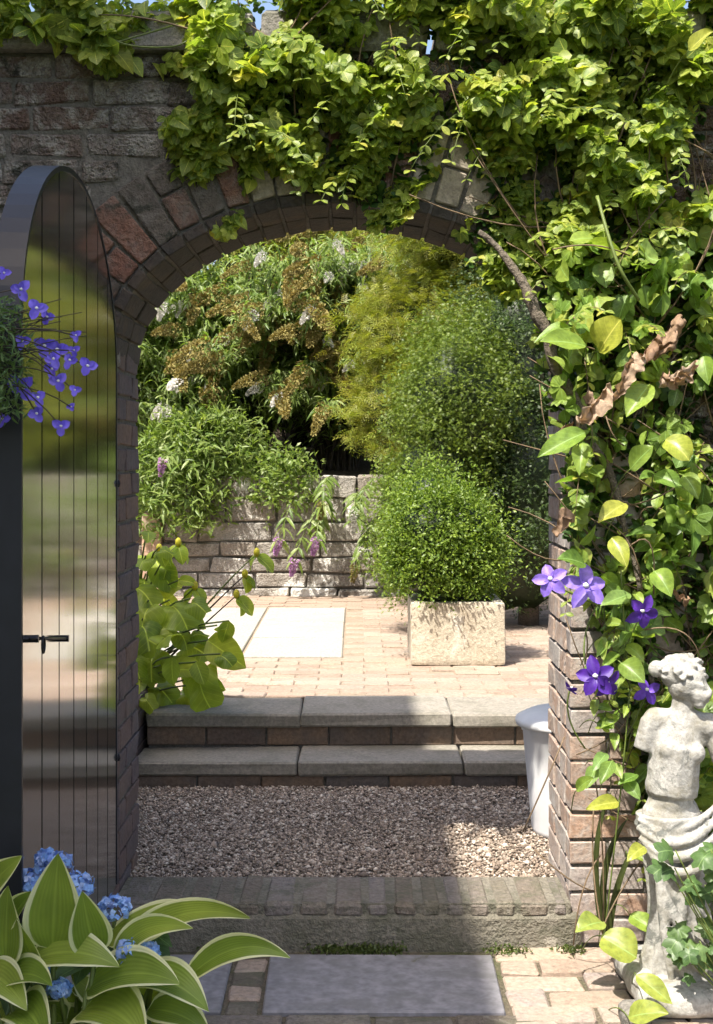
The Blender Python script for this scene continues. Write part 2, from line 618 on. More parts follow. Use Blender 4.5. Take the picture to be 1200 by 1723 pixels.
M_STEP = stone('step_stone', [(.235, .215, .18), (.29, .265, .225), (.255, .23, .19)], stain=(.14, .135, .10), stain_amt=.6, stain_sc=5, bstr=.35, bdist=.004)
M_RISER = stone('riser_brick', [(.17, .125, .10), (.22, .155, .11), (.15, .13, .12), (.25, .17, .115)], stain=(.12, .11, .10), stain_amt=.5, stain_sc=6, bstr=.4, bdist=.004)
M_SLAB = stone('front_slab', [(.225, .22, .24), (.26, .25, .265), (.21, .208, .228)], stain=(.17, .165, .165), stain_amt=.7, stain_sc=7, stain2=(.13, .125, .09), stain2_sc=6, stain2_lo=.66, bstr=.12, bdist=.002, fine=25)
M_PAVER = stone('pink_paver', [(.30, .225, .175), (.37, .29, .23), (.33, .27, .23), (.40, .30, .22), (.29, .24, .22)], stain=(.27, .25, .20), stain_amt=.6, stain_sc=5, bstr=.5, bdist=.005)
M_TPAVER = stone('terrace_paver', [(.27, .20, .155), (.34, .25, .19), (.30, .235, .19), (.37, .29, .23)], stain=(.29, .25, .20), stain_amt=.6, stain_sc=3, bstr=.4, bdist=.005)
M_WSLAB = stone('pale_slab', [(.30, .285, .25), (.37, .355, .315), (.33, .315, .28)], stain=(.33, .30, .24), stain_amt=.7, stain_sc=4, stain2=(.20, .185, .14), stain2_sc=5, stain2_lo=.64, bstr=.25, bdist=.003)
M_JOINT = stone('joint_soil', [(.10, .085, .06), (.15, .125, .09), (.085, .075, .05)], obj_var=0, stain=(.06, .08, .025), stain_amt=.7, stain_sc=3, bstr=1, bdist=.012)
M_TJOINT = stone('terrace_joint', [(.24, .19, .14), (.29, .23, .17)], obj_var=0, bstr=.6, bdist=.006)
M_THRESH = stone('threshold_render', [(.115, .105, .08), (.165, .15, .115), (.21, .19, .155), (.13, .12, .09)], obj_var=0, sc1=5, stain=(.07, .075, .045), stain_amt=.75, stain_sc=6, stain2=(.30, .275, .23), stain2_sc=5, stain2_lo=.62, bstr=.8, bdist=.012)
M_THBRICK = stone('threshold_brick', [(.15, .125, .10), (.18, .15, .12), (.20, .175, .16), (.165, .145, .11)], stain=(.10, .10, .065), stain_amt=.85, stain_sc=8, stain2=(.22, .20, .165), stain2_sc=7, stain2_lo=.6, bstr=.8, bdist=.01)
M_BLOCK = stone('stone_block', [(.24, .215, .185), (.31, .285, .255), (.34, .32, .29), (.26, .22, .18)], stain=(.12, .10, .075), stain_amt=.7, stain_sc=7, stain2=(.74, .72, .67), stain2_sc=2.6, stain2_lo=.56, bstr=1, bdist=.016)
M_TROUGH = stone('trough_stone', [(.46, .40, .31), (.52, .46, .36), (.43, .38, .29)], obj_var=0, sc1=4, stain=(.34, .28, .20), stain_amt=.8, stain_sc=4, stain2=(.56, .52, .44), stain2_sc=4, stain2_lo=.60, bstr=.5, bdist=.008)
M_STATUE = stone('statue_stone', [(.30, .292, .27), (.39, .38, .355), (.33, .318, .28)], obj_var=0, sc1=8, stain=(.21, .19, .14), stain_amt=.8, stain_sc=12, stain2=(.13, .135, .125), stain2_sc=9, stain2_lo=.58, bstr=.5, bdist=.005)
M_GRAVEL = stone('gravel_stone', [(.20, .17, .145), (.36, .32, .28), (.27, .225, .185), (.46, .42, .37), (.24, .19, .155)], obj_var=0, sc1=45, bstr=.3, bdist=.002)
M_SOIL = stone('soil', [(.06, .045, .032), (.10, .075, .05), (.05, .04, .03)], obj_var=0, bstr=1, bdist=.02)
M_TERRA = stone('terracotta_pier', [(.40, .25, .17), (.46, .31, .22)], stain=(.46, .40, .33), stain_amt=.6, stain_sc=8)
M_LAWN = stone('garden_ground', [(.05, .075, .02), (.07, .10, .028), (.09, .085, .04)], obj_var=0, sc1=2, bstr=1, bdist=.03)
M_MOSS = leaf_mat('moss', [(.05, .075, .015), (.08, .11, .02)], .2)

# gate
def gate_material():
    m, nt, b = node_mat('gloss_black_paint')
    g = world_coord(nt)
    nz = gen_noise(nt, 8, 6, .6, g)
    rz = ramp(nt, [(.3, (.012, .013, .012)), (.7, (.022, .023, .021))]); nt.links.new(nz, rz.inputs[0])
    nt.links.new(rz.outputs[0], b.inputs['Base Color'])
    b.inputs['Roughness'].default_value = .16
    nr = gen_noise(nt, 5, 5, .7, g)
    rr_ = ramp(nt, [(.35, (.08, .08, .08)), (.7, (.19, .19, .19))]); nt.links.new(nr, rr_.inputs[0]); nt.links.new(rr_.outputs[0], b.inputs['Roughness'])
    b.inputs['IOR'].default_value = 2.1
    b.inputs['Specular IOR Level'].default_value = .9
    b.inputs['Coat Weight'].default_value = 1
    b.inputs['Coat Roughness'].default_value = .11
    b.inputs['Coat IOR'].default_value = 1.6
    mp = N(nt, 'ShaderNodeVectorMath', operation='MULTIPLY'); nt.links.new(g, mp.inputs[0]); mp.inputs[1].default_value = (4, 4, 26)
    n2 = gen_noise(nt, 1, 3, .5, mp.outputs[0])
    bump(nt, b, n2, .045, .006)
    return m
M_GATE = gate_material()
M_RIM = plain('gate_edge_paint', (.012, .013, .02), .42, var=.2, bstr=.05, spec=.35)
M_GROOVE = plain('gate_back', (.006, .006, .006), .6, var=.1, bstr=0)
M_IRON = plain('black_iron', (.02, .02, .024), .35, metal=.6, var=.3)
M_BIN = plain('white_plastic', (.72, .72, .73), .4, var=.10, scale=9, bstr=.06)
M_BARK = stone('vine_bark', [(.10, .08, .06), (.17, .14, .11), (.08, .065, .05)], obj_var=0, sc1=30, bstr=1, bdist=.01)
M_STEM = plain('green_stem', (.12, .16, .035), .5, var=.3)
M_TWIG = plain('brown_twig', (.16, .11, .065), .7, var=.4)
M_DARKTWIG = plain('dark_twig', (.05, .04, .03), .8, var=.4)
M_DEAD = leaf_mat('dead_leaf', [(.22, .13, .08), (.36, .24, .165), (.28, .18, .115), (.42, .31, .23)], .25, (1.2, 1, .7), .75, fine=70, bumpy=1)
# leaves
L_VINE = leaf_mat('vine_leaf', [(.09, .155, .025), (.22, .32, .05), (.31, .40, .065), (.17, .26, .04), (.41, .46, .08), (.22, .33, .09), (.34, .42, .07), (.12, .20, .035), (.52, .50, .09)], .52, vein=1, tcol=(1.3, 1.35, .6))
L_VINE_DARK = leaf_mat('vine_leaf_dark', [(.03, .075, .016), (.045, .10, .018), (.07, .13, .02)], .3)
L_BIG = leaf_mat('climber_leaf', [(.14, .25, .045), (.22, .34, .055), (.30, .40, .07), (.11, .20, .04), (.40, .44, .09), (.20, .33, .10)], .45, vein=1, rough=.4)
L_YELLOW = leaf_mat('yellow_leaf', [(.38, .40, .06), (.31, .37, .06), (.42, .40, .08)], .4, vein=1, rough=.35)
L_SHRUB = leaf_mat('buddleia_leaf', [(.10, .17, .04), (.16, .24, .05), (.22, .30, .09), (.18, .26, .05), (.30, .36, .15)], .45)
L_OLIVE = leaf_mat('olive_leaf', [(.16, .20, .025), (.21, .25, .03), (.27, .29, .045), (.20, .19, .03), (.24, .275, .045)], .42)
L_YEW_SHADED = leaf_mat('yew_leaf_shaded', [(.03, .06, .015), (.045, .085, .02), (.075, .12, .028), (.04, .07, .018)], .25)  # dark leaf colour paints the shaded right half of the conifer mass
L_YEW_LIT = leaf_mat('yew_leaf_lit', [(.08, .13, .018), (.12, .185, .024), (.19, .25, .035), (.10, .155, .02)], .35)  # lighter leaf colour paints the sunlit left half of the conifer mass
L_BOX = leaf_mat('box_leaf', [(.07, .13, .018), (.14, .22, .026), (.22, .31, .04), (.11, .19, .024)], .38)
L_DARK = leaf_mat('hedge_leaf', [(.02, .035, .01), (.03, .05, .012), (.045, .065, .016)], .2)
L_HOSTA = leaf_mat('hosta_leaf', [(.18, .27, .045), (.23, .32, .055), (.28, .36, .065)], .38, vein=2, edge=(.74, .75, .50), edge_at=.80, rough=.38, fine=9, bumpy=.25)
L_TULIP = leaf_mat('lobed_leaf', [(.28, .39, .045), (.37, .46, .06), (.22, .32, .045), (.44, .50, .07)], .5, vein=1, rough=.4, fine=12)
L_STRAP = leaf_mat('dark_strip', [(.045, .06, .018), (.06, .075, .02)], .2)
L_GERAN = leaf_mat('lobed_dark_leaf', [(.065, .13, .04), (.085, .155, .05), (.11, .18, .055)], .3, vein=1)
P_VIOLET = leaf_mat('violet_petal', [(.15, .055, .55), (.20, .085, .66)], .3, (1, .9, 1.2), .5, vein=0)
P_LILAC = leaf_mat('lilac_petal', [(.26, .16, .70), (.31, .20, .76)], .3, (1, .9, 1.2), .5)
P_DEEP = leaf_mat('deep_violet_petal', [(.075, .02, .30), (.10, .03, .37)], .3, (1, .8, 1.2), .5)
P_LOB = leaf_mat('lobelia_petal', [(.17, .12, .80), (.24, .18, .88)], .3, (1, .9, 1.2), .5)
P_BLUE = leaf_mat('blue_floret', [(.20, .38, .80), (.28, .48, .88), (.42, .58, .90), (.16, .28, .68), (.52, .64, .90)], .25, (.9, 1, 1.2), .5)
P_WHITE = leaf_mat('white_floret', [(.62, .60, .58), (.74, .73, .70)], .25, (1, 1, 1), .6)
P_BROWN = leaf_mat('spent_floret', [(.24, .20, .065), (.31, .26, .09), (.22, .19, .05), (.30, .27, .09)], .2, (1.2, 1, .7), .8)
P_PINK = leaf_mat('mauve_floret', [(.55, .28, .62), (.62, .36, .68)], .25, (1, .9, 1), .6)
P_YELLOW = leaf_mat('yellow_petal', [(.62, .58, .04), (.70, .64, .06)], .3, (1.1, 1.1, .6), .5)
M_EYE = plain('flower_eye', (.75, .75, .72), .6, var=.1, bstr=0)

# ------------------------------------------------------------------ setting: ground
def sheet(name, x0, x1, y0, y1, z, mat, kind='structure', parent=None):
    o = obj(name, [(x0, y0, z), (x1, y0, z), (x1, y1, z), (x0, y1, z)], [(0, 1, 2, 3)], mat, parent)
    if kind and parent is None: o['kind'] = kind
    return o


ground = sheet('ground', -120, 120, -120, 120, -.03, M_LAWN)
WY0, WY1 = 4.0, 4.46
XL, XR, ACX, AA, AB, ZS = -.71, .626, -.042, .668, .445, 1.723
TOPZ = 2.61

# front path: slabs and bricks bedded in soil
path = sheet('path', -3, 3, 1.0, 4.0, -.012, M_JOINT)
for (x0, x1, y0, y1) in [(-.245, .385, 3.515, 3.915), (-.985, -.352, 3.515, 3.915), (-.60, .02, 3.02, 3.425), (.035, .62, 3.02, 3.425), (-1.25, -.615, 3.02, 3.425)]:
    block('slab', x0, x1, y0, y1, -.04, .004 + random.uniform(-.002, .002), M_SLAB, path, .005, .0015)
for i, (y0, y1) in enumerate([(3.515, 3.60), (3.61, 3.70), (3.71, 3.805), (3.815, 3.91)]):
    block('brick', -.342, -.256, y0, y1, -.05, random.uniform(-.006, .003), M_PAVER if i % 2 else M_THBRICK, path, .006, .002)
x = -1.3
while x < .43:
    w = random.choice([.225, .21, .23])
    block('brick', x, x + w - .01, 3.438, 3.503, -.05, random.uniform(-.005, .003), M_THBRICK, path, .005, .002)
    x += w
br_v = [block_mesh(.215, .098, .06, .006, .0025, M_PAVER, 100 + i) for i in range(5)]
bh_v = [block_mesh(.104, .098, .06, .006, .0025, M_PAVER, 110 + i) for i in range(3)]
for r_ in range(10):
    y = 3.94 - r_ * .1065
    x = .40 + (.0 if r_ % 2 == 0 else .112)
    if r_ % 2: inst('brick', random.choice(bh_v), path, (x - .058, y, -.03 + random.uniform(-.004, .003)), Matrix.Rotation(random.uniform(-.015, .015), 3, 'Z'))
    if r_ >= 5: x += .23
    while x < 1.55:
        inst('brick', random.choice(br_v), path, (x + .108, y, -.03 + random.uniform(-.005, .004)), Matrix.Rotation(random.uniform(-.012, .012), 3, 'Z'))
        x += .2245

# gravel yard behind the arch
yard = sheet('gravel_yard', -3, 3, 4.2, 5.5, .102, M_SOIL)
def stones_mesh(n):
    base = np.array([(1, 0, 0), (-1, 0, 0), (0, 1, 0), (0, -1, 0), (0, 0, 1), (0, 0, -1), (.6, .6, .55), (-.6, .6, .55), (-.6, -.6, .55), (.6, -.6, .55)])
    base = base[[0, 1, 2, 3, 4, 5]]
    f = np.array([(0, 2, 4), (2, 1, 4), (1, 3, 4), (3, 0, 4), (2, 0, 5), (1, 2, 5), (3, 1, 5), (0, 3, 5)])
    # subdivide once for rounder, faceted stones
    V = [tuple(v) for v in base]; cache = {}; F2 = []
    def mid(a, b):
        k = (min(a, b), max(a, b))
        if k not in cache:
            p = (np.array(V[a]) + np.array(V[b])); p = p / np.linalg.norm(p) * .93
            cache[k] = len(V); V.append(tuple(p))
        return cache[k]
    F2 = list(map(tuple, f))
    V = np.array(V); F2 = np.array(F2)
    rg = np.random.default_rng(3)
    P = np.stack([rg.uniform(-1.25, 1.3, n), rg.uniform(4.235, 5.45, n), np.full(n, .104) + rg.uniform(0, .014, n)], 1)
    ang = rg.uniform(0, 6.28, n)
    S = rg.lognormal(math.log(.0039), .42, n)
    sc3 = np.stack([S * rg.uniform(.9, 1.6, n), S * rg.uniform(.8, 1.1, n), S * rg.uniform(.5, .9, n)], 1)
    Vn = V[None] * sc3[:, None] * rg.uniform(.8, 1.2, (n, len(V), 1))
    c, s = np.cos(ang)[:, None], np.sin(ang)[:, None]
    x, y = Vn[..., 0] * c - Vn[..., 1] * s, Vn[..., 0] * s + Vn[..., 1] * c
    Vn = np.stack([x, y, Vn[..., 2]], -1) + P[:, None]
    Fn = (np.arange(n) * len(V))[:, None, None] + F2[None]
    return Vn.reshape(-1, 3), Fn.reshape(-1, 3), np.repeat(rg.random(n), len(V))
gv, gf, gr = stones_mesh(80000)
def gravel_mat():
    m, nt, b = node_mat('gravel')
    a = N(nt, 'ShaderNodeAttribute', attribute_name='rnd')
    rp = ramp(nt, [(0, (.13, .10, .08)), (.3, (.36, .285, .225)), (.55, (.24, .18, .135)), (.8, (.48, .40, .325)), (1, (.64, .56, .47))])
    nt.links.new(a.outputs['Fac'], rp.inputs[0])
    nt.links.new(rp.outputs[0], b.inputs['Base Color']); b.inputs['Roughness'].default_value = .9
    return m
gravel = obj('gravel', gv, gf, gravel_mat(), None, False, {'rnd': gr})
tag(gravel, 'grey brown gravel between the brick threshold and the stone steps', 'gravel', kind='stuff')

# ------------------------------------------------------------------ garden wall with the arch
wall = empty('garden_wall', (0, 4.23, 0))
tag(wall, 'old brick garden wall pierced by a rounded archway', 'wall')


def arch_x(z, a=AA, b=AB):
    q = 1 - ((z - ZS) / b) ** 2
    return a * math.sqrt(q) if q > 0 else None


def core(inset, x0, x1, z1, mat, name):
    """wall core with the arched hole"""
    xs = [x0, XL - inset]
    a_, b_ = AA + inset, AB + inset
    prof_ = []
    n = 40
    for i in range(n + 1):
        th = math.pi - math.pi * i / n
        prof_.append((ACX + a_ * math.cos(th), ZS + b_ * math.sin(th)))
    out = []
    y0, y1 = WY0 + inset, WY1 - inset
    loop = [(x0, 0), (XL - inset, 0)] + prof_ + [(XR + inset, 0), (x1, 0), (x1, z1)]
    # faces as strips: left pier, right pier, spandrel columns
    V = []; Fc = []
    def quad(pts):
        n0 = len(V)
        V.extend(pts); Fc.append(tuple(range(n0, n0 + len(pts))))
    for y, flip in ((y0, False), (y1, True)):
        polys = [[(x0, -.05), (prof_[0][0], -.05), (prof_[0][0], z1), (x0, z1)], [(prof_[-1][0], -.05), (x1, -.05), (x1, z1), (prof_[-1][0], z1)]]
        for i in range(n):
            polys.append([prof_[i], prof_[i + 1], (prof_[i + 1][0], z1), (prof_[i][0], z1)])
        for p in polys:
            if flip: p = p[::-1]
            quad([(a, y, b) for a, b in p])
    ring = [(prof_[0][0], -.05)] + prof_ + [(prof_[-1][0], -.05)]
    for i in range(len(ring) - 1):
        (ax, az), (bx, bz) = ring[i], ring[i + 1]
        quad([(ax, y0, az), (ax, y1, az), (bx, y1, bz), (bx, y0, bz)])
    quad([(x0, y0, z1), (x1, y0, z1), (x1, y1, z1), (x0, y1, z1)])
    quad([(x0, y0, -.05), (x0, y0, z1), (x0, y1, z1), (x0, y1, -.05)])
    quad([(x1, y0, -.05), (x1, y1, -.05), (x1, y1, z1), (x1, y0, z1)])
    return obj(name, V, Fc, mat, wall)


core(.009, -1.45, 1.5, TOPZ, M_MORTAR, 'mortar_core')


def brick_run_mat():
    m, nt, b = node_mat('distant_brickwork')
    g = world_coord(nt)
    sp = N(nt, 'ShaderNodeSeparateXYZ'); nt.links.new(g, sp.inputs[0])
    su = N(nt, 'ShaderNodeMath', operation='ADD'); nt.links.new(sp.outputs[0], su.inputs[0]); nt.links.new(sp.outputs[1], su.inputs[1])
    cb = N(nt, 'ShaderNodeCombineXYZ'); nt.links.new(su.outputs[0], cb.inputs[0]); nt.links.new(sp.outputs[2], cb.inputs[1])
    bt = N(nt, 'ShaderNodeTexBrick'); nt.links.new(cb.outputs[0], bt.inputs['Vector'])
    bt.inputs['Color1'].default_value = (.20, .10, .07, 1); bt.inputs['Color2'].default_value = (.13, .085, .07, 1); bt.inputs['Mortar'].default_value = (.24, .22, .19, 1)
    bt.inputs['Scale'].default_value = 1; bt.inputs['Brick Width'].default_value = .225; bt.inputs['Row Height'].default_value = .075; bt.inputs['Mortar Size'].default_value = .005
    c = mixc(nt, .7, bt.outputs['Color'], ramp(nt, [(0, (.5, .5, .5)), (1, (1.3, 1.3, 1.3))]).outputs[0], 'MULTIPLY')
    nt.links.new(bt.outputs['Color'], b.inputs['Base Color'])
    b.inputs['Roughness'].default_value = .9
    iv = N(nt, 'ShaderNodeMath', operation='SUBTRACT'); iv.inputs[0].default_value = 1; nt.links.new(bt.outputs['Fac'], iv.inputs[1])
    bump(nt, b, iv.outputs[0], .7, .008)
    return m
M_RUN = brick_run_mat()
for x0, x1 in ((-7, -1.452), (1.502, 7)):
    V, Fc = box_vf(x0, x1, WY0 + .002, WY1 - .002, -.05, TOPZ)
    obj('wall_run', V, Fc, M_RUN, wall)

CH = TOPZ / 34
br_sets = {}
def brick_inst(w, d, mat, loc, parent=wall):
    key = (round(w, 3), round(d, 3), mat.name)
    if key not in br_sets:
        rough = .0035 if mat == M_OLD else .0018
        br_sets[key] = [block_mesh(w, d, CH - .011, .006 if rough > .002 else .003, rough, mat, hash(key[:2]) % 9999 + i) for i in range(4)]
    o = inst('brick', random.choice(br_sets[key]), parent, (loc[0], loc[1] + random.uniform(-.004, .003), loc[2]), Matrix.Rotation(random.uniform(-.012, .012), 3, 'Y') @ Matrix.Rotation(random.uniform(-.01, .01), 3, 'Z'))
    return o


hidden = MB()
def hidden_brick(w, d, loc):
    V, Fc = bevel_unit(.004 / w, .004 / d, .004 / (CH - .011))
    r_ = np.array([random.gauss(0, .002) for _ in range(3)])
    V = (V - .5) * np.array([w, d, CH - .011]) + np.array(loc) + r_
    hidden.add(V, Fc)


for r_ in range(34):
    z = (r_ + .5) * CH
    zb, zt = r_ * CH, (r_ + 1) * CH
    if zb < ZS - .02:
        xl, xr = XL, XR
    else:
        h = arch_x(max(zb, ZS), AA + .262, AB + .262)
        if h is None: xl = xr = None
        else: xl, xr = ACX - h, ACX + h
    segs = []
    if xl is None:
        segs.append((-1.45, 1, 1.5))
    else:
        segs.append((xl, -1, -1.45)); segs.append((xr, 1, 1.5))
    for s0, sg, s1 in segs:
        x = s0; first = True
        while (x - s1) * sg < -.03:
            ln = .1045 if (first and r_ % 2) else .216
            first = False
            rest = abs(s1 - x)
            ln = min(ln, rest - .003)
            if ln < .035: break
            cx_ = x + sg * (ln / 2 + .001)
            p = (cx_, WY0 + .0505, z)
            px = 600 + cx_ * F / 4
            big = (cx_ < -.30) or (.6 < cx_ < 1.0 and z < 1.45)
            if big:
                if cx_ < -.3:
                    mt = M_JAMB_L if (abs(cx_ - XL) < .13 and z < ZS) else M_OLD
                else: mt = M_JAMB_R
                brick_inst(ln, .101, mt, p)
            else: hidden_brick(ln, .101, p)
            x += sg * (ln + .0105)
    if xl is not None and zb < ZS - .02:          # reveals
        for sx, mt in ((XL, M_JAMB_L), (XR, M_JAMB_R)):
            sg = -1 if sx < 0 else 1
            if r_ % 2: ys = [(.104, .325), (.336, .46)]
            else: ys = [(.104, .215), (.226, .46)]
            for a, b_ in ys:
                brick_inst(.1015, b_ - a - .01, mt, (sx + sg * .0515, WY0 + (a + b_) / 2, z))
ho = hidden.build('brickwork_under_vines', M_OLD, wall)
ho['kind'] = 'stuff'


def wedge(name, P8, mat, parent, bev=.004, jit=.001):
    """bevelled block from 8 corners indexed [x][y][z]"""
    P8 = np.array(P8, dtype=float).reshape(2, 2, 2, 3)
    P8 = P8 + np.random.default_rng(random.randrange(1 << 30)).normal(0, jit, P8.shape)
    lx = np.linalg.norm(P8[1, 0, 0] - P8[0, 0, 0]); ly = np.linalg.norm(P8[0, 1, 0] - P8[0, 0, 0]); lz = np.linalg.norm(P8[0, 0, 1] - P8[0, 0, 0])
    U, Fc = bevel_unit(min(.4, bev / lx), min(.4, bev / ly), min(.4, bev / lz))
    V = []
    for u, v, w in U:
        p = 0
        for i in (0, 1):
            for j in (0, 1):
                for k in (0, 1):
                    p = p + P8[i, j, k] * ((u if i else 1 - u) * (v if j else 1 - v) * (w if k else 1 - w))
        V.append(p)
    return obj(name, V, Fc, mat, parent)


# voussoirs
def ell(th, off=0):
    nx, nz = math.cos(th) / AA, math.sin(th) / AB
    l = math.hypot(nx, nz)
    return (ACX + AA * math.cos(th) + off * nx / l, ZS + AB * math.sin(th) + off * nz / l)


ths = [math.pi - math.pi * i / 2000 for i in range(2001)]
arc = [0]
for i in range(2000):
    a, b_ = ell(ths[i], .06), ell(ths[i + 1], .06)
    arc.append(arc[-1] + math.hypot(a[0] - b_[0], a[1] - b_[1]))
NV = 25
cuts = [ths[min(range(2001), key=lambda k: abs(arc[k] - arc[-1] * i / NV))] for i in range(NV + 1)]
for i in range(NV):
    t0, t1 = cuts[i], cuts[i + 1]
    gap = (t0 - t1) * .06
    t0 -= gap; t1 += gap
    px = 600 + ell((t0 + t1) / 2)[0] * F / 4
    pale = 410 < px < 545 or 690 < px < 800
    for (ya, yb) in ((WY0 - .006, WY0 + .218), (WY0 + .232, WY1 + .004)):
        mt = M_ARCHSTONE if (pale and ya < 4.1) else M_RED
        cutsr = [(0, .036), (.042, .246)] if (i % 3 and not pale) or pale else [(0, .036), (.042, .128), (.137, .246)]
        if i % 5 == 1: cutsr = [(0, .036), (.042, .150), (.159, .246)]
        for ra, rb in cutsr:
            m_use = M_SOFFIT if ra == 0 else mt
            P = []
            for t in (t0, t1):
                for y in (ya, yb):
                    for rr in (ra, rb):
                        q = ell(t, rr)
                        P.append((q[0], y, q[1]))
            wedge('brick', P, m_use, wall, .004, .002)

# coping
x = -7.0
cop_x = []
while x < 7:
    w = random.uniform(.38, .52)
    block('coping_stone', x, x + w - .012, WY0 - .045, WY1 + .045, TOPZ + .004, TOPZ + .108 + random.uniform(-.006, .008), M_COPING, wall, .012, .006)
    x += w

# ------------------------------------------------------------------ threshold
thr = empty('threshold', (0, 4.1, 0))
tag(thr, 'low mossy brick and cement threshold across the archway floor', 'threshold')
V, Fc = bevel_unit(.01, .04, .1)
V = V * np.array([1.40, .262, .128]) + np.array([-.745, 3.972, -.03])
obj('plinth', V, Fc, M_THRESH, thr)
x = XL + .004
i = 0
while x < XR - .02:
    w = random.choice([.072, .078, .075, .1, .07])
    w = min(w, XR - .004 - x)
    P = []
    for xx in (x + .003, x + w - .004):
        for (y0_, y1_) in ((3.975, 4.235),):
            for yy in (y0_, y1_):
                for zz in (.085, .131 + random.uniform(-.003, .003)):
                    P.append((xx, yy, zz))
    # order [x][y][z]
    wedge('brick', P, M_THBRICK, thr, .013, .002)
    x += w
V, Fc = box_vf(XL + .002, XR - .002, 3.981, 4.231, .07, .1272)
obj('mortar_bed', V, Fc, M_THRESH, thr)

# ------------------------------------------------------------------ steps and terrace
steps = empty('steps', (0, 5.7, .1))
tag(steps, 'two shallow stone steps with brick risers rising to the terrace', 'steps')
TZ = .357
def tread(name, cuts_, y0, y1, z0, z1):
    for a, b_ in zip(cuts_[:-1], cuts_[1:]):
        block(name, a + .003, b_ - .003, y0 + random.uniform(-.004, .004), y1, z0, z1 + random.uniform(-.002, .002), M_STEP, steps, .008, .0025)
tread('tread', [-.895, -.237, .43, 1.10, 1.7], 5.435, 5.755, .158, .215)
tread('tread', [-.885, -.236, .400, 1.02, 1.7], 5.715, 6.12, .300, TZ)
x = -.895
while x < 1.7:
    block('brick', x + .004, x + .252, 5.462, 5.55, .09, .155, M_RISER, steps, .004, .001)
    x += .256
for a, b_ in zip([-.885, -.635, -.38, -.117, .145, .404, .668, .93, 1.19, 1.45], [-.635, -.38, -.117, .145, .404, .668, .93, 1.19, 1.45, 1.7]):
    block('brick', a + .004, b_ - .004, 5.745, 5.85, .217, .297, M_RISER, steps, .004, .001)
V, Fc = box_vf(-.88, 1.7, 5.475, 5.76, -.02, .154); obj('bed', V, Fc, M_MORTAR, steps)
V, Fc = box_vf(-.875, 1.7, 5.756, 6.11, -.02, .298); obj('bed', V, Fc, M_MORTAR, steps)
bed = empty('planting_bed', (-1.6, 6, 0)); bed['kind'] = 'structure'
V, Fc = box_vf(-3, -.925, 4.6, 6.13, -.02, .34); obj('soil', V, Fc, M_SOIL, bed)
for k in range(5):
    for yy in (5.42, 5.65, 5.88):
        block('brick', -.922, -.90, yy, yy + .22, .09 + k * .07, .155 + k * .07 - (0 if k < 4 else .01), M_JAMB_L, bed, .003, .001)

terrace = sheet('terrace', -9, 9, 6.12, 16, .3495, M_TJOINT)
sl = []
for (x0, x1, y0, y1) in [(-.62, -.075, 7.34, 8.10), (-.62, -.075, 8.11, 8.86), (-.62, -.075, 8.87, 9.70), (-1.22, -.63, 7.34, 8.4), (-1.22, -.63, 8.41, 9.70), (-1.8, -1.23, 7.34, 8.5), (-1.8, -1.23, 8.51, 9.70)]:
    block('slab', x0 + .003, x1 - .003, y0 + .003, y1 - .003, .30, TZ + .004 + random.uniform(-.002, .002), M_WSLAB, terrace, .005, .0015)
tb = [block_mesh(.219, .101, .06, .005, .002, M_TPAVER, 300 + i) for i in range(6)]
far = MB()
nb_ = 0
for r_ in range(43):
    y = 6.18 + r_ * .1065
    x = -1.75 + (.112 if r_ % 2 else 0)
    while x < 1.9:
        inside = (x > -1.86 and x + .214 < -.02 and 7.30 < y < 9.74)
        cut = (x + .107 < -.06 and 7.30 < y < 9.74)
        if not cut and (x + .214 > -.075 or not (7.30 < y < 9.74)):
            xa = x
            vis = abs(x + .1) < .172 * y
            if vis and nb_ < 300 and y < 9.6:
                nb_ += 1
                inst('brick', random.choice(tb), terrace, (xa + .107, y, TZ - .032 + random.uniform(-.004, .003)), Matrix.Rotation(random.uniform(-.012, .012), 3, 'Z'))
            else:
                V, Fc = box_vf(xa, xa + .214, y - .05, y + .05, .31, TZ - .002 + random.uniform(-.004, .003)); far.add(V, Fc)
        x += .2245
fo = far.build('paving_beyond', M_TPAVER, terrace); fo['kind'] = 'stuff'

# ------------------------------------------------------------------ low retaining wall at the back
rw = empty('retaining_wall', (0, 10.75, TZ))
tag(rw, 'low rough pale stone wall below the flowering shrubs', 'wall')
V, Fc = box_vf(-1.50, 4, 10.63, 10.95, .30, 1.27); obj('mortar_core', V, Fc, M_MORTAR, rw)
zz = .345
for hgt, prd in ((.075, .03), (.118, 0), (.12, 0), (.122, 0), (.15, 0), (.185, 0), (.185, 0)):
    x = -1.50 - random.uniform(0, .1)
    x = max(x, -1.5)
    while x < 3.9:
        w = random.uniform(.26, .58)
        block('stone', x, x + w - .014, 10.60 - prd + random.uniform(-.012, .012), 10.80, zz, zz + hgt - .012 + random.uniform(-.004, .003), M_BLOCK, rw, .010, .005)
        x += w
    zz += hgt
pier = block('brick_pier', -1.66, -1.515, 10.52, 10.8, .34, 1.0, M_TERRA, None, .01, .004)
tag(pier, 'small terracotta coloured pier at the end of the pale stone wall', 'pier')
gs = empty('garden_steps', (-2.1, 10.6, TZ)); tag(gs, 'pale slatted garden steps beside the terracotta pier', 'steps')
for k in range(5):
    block('tread', -2.7, -1.672, 10.35 + k * .25, 10.75 + k * .25, .50 + k * .16, .565 + k * .16, M_WSLAB, gs, .008, .003)
    block('riser', -2.69, -1.675, 10.40 + k * .25, 10.5 + k * .25, .34 + k * .16, .498 + k * .16, M_RISER, gs, .004, .001)
bank = obj('bank', [(-9, 10.95, 1.2), (9, 10.95, 1.2), (9, 15, 1.9), (-9, 15, 1.9), (-9, 40, 2.4), (9, 40, 2.4)], [(0, 1, 2, 3), (3, 2, 5, 4)], M_SOIL)
bank['kind'] = 'structure'

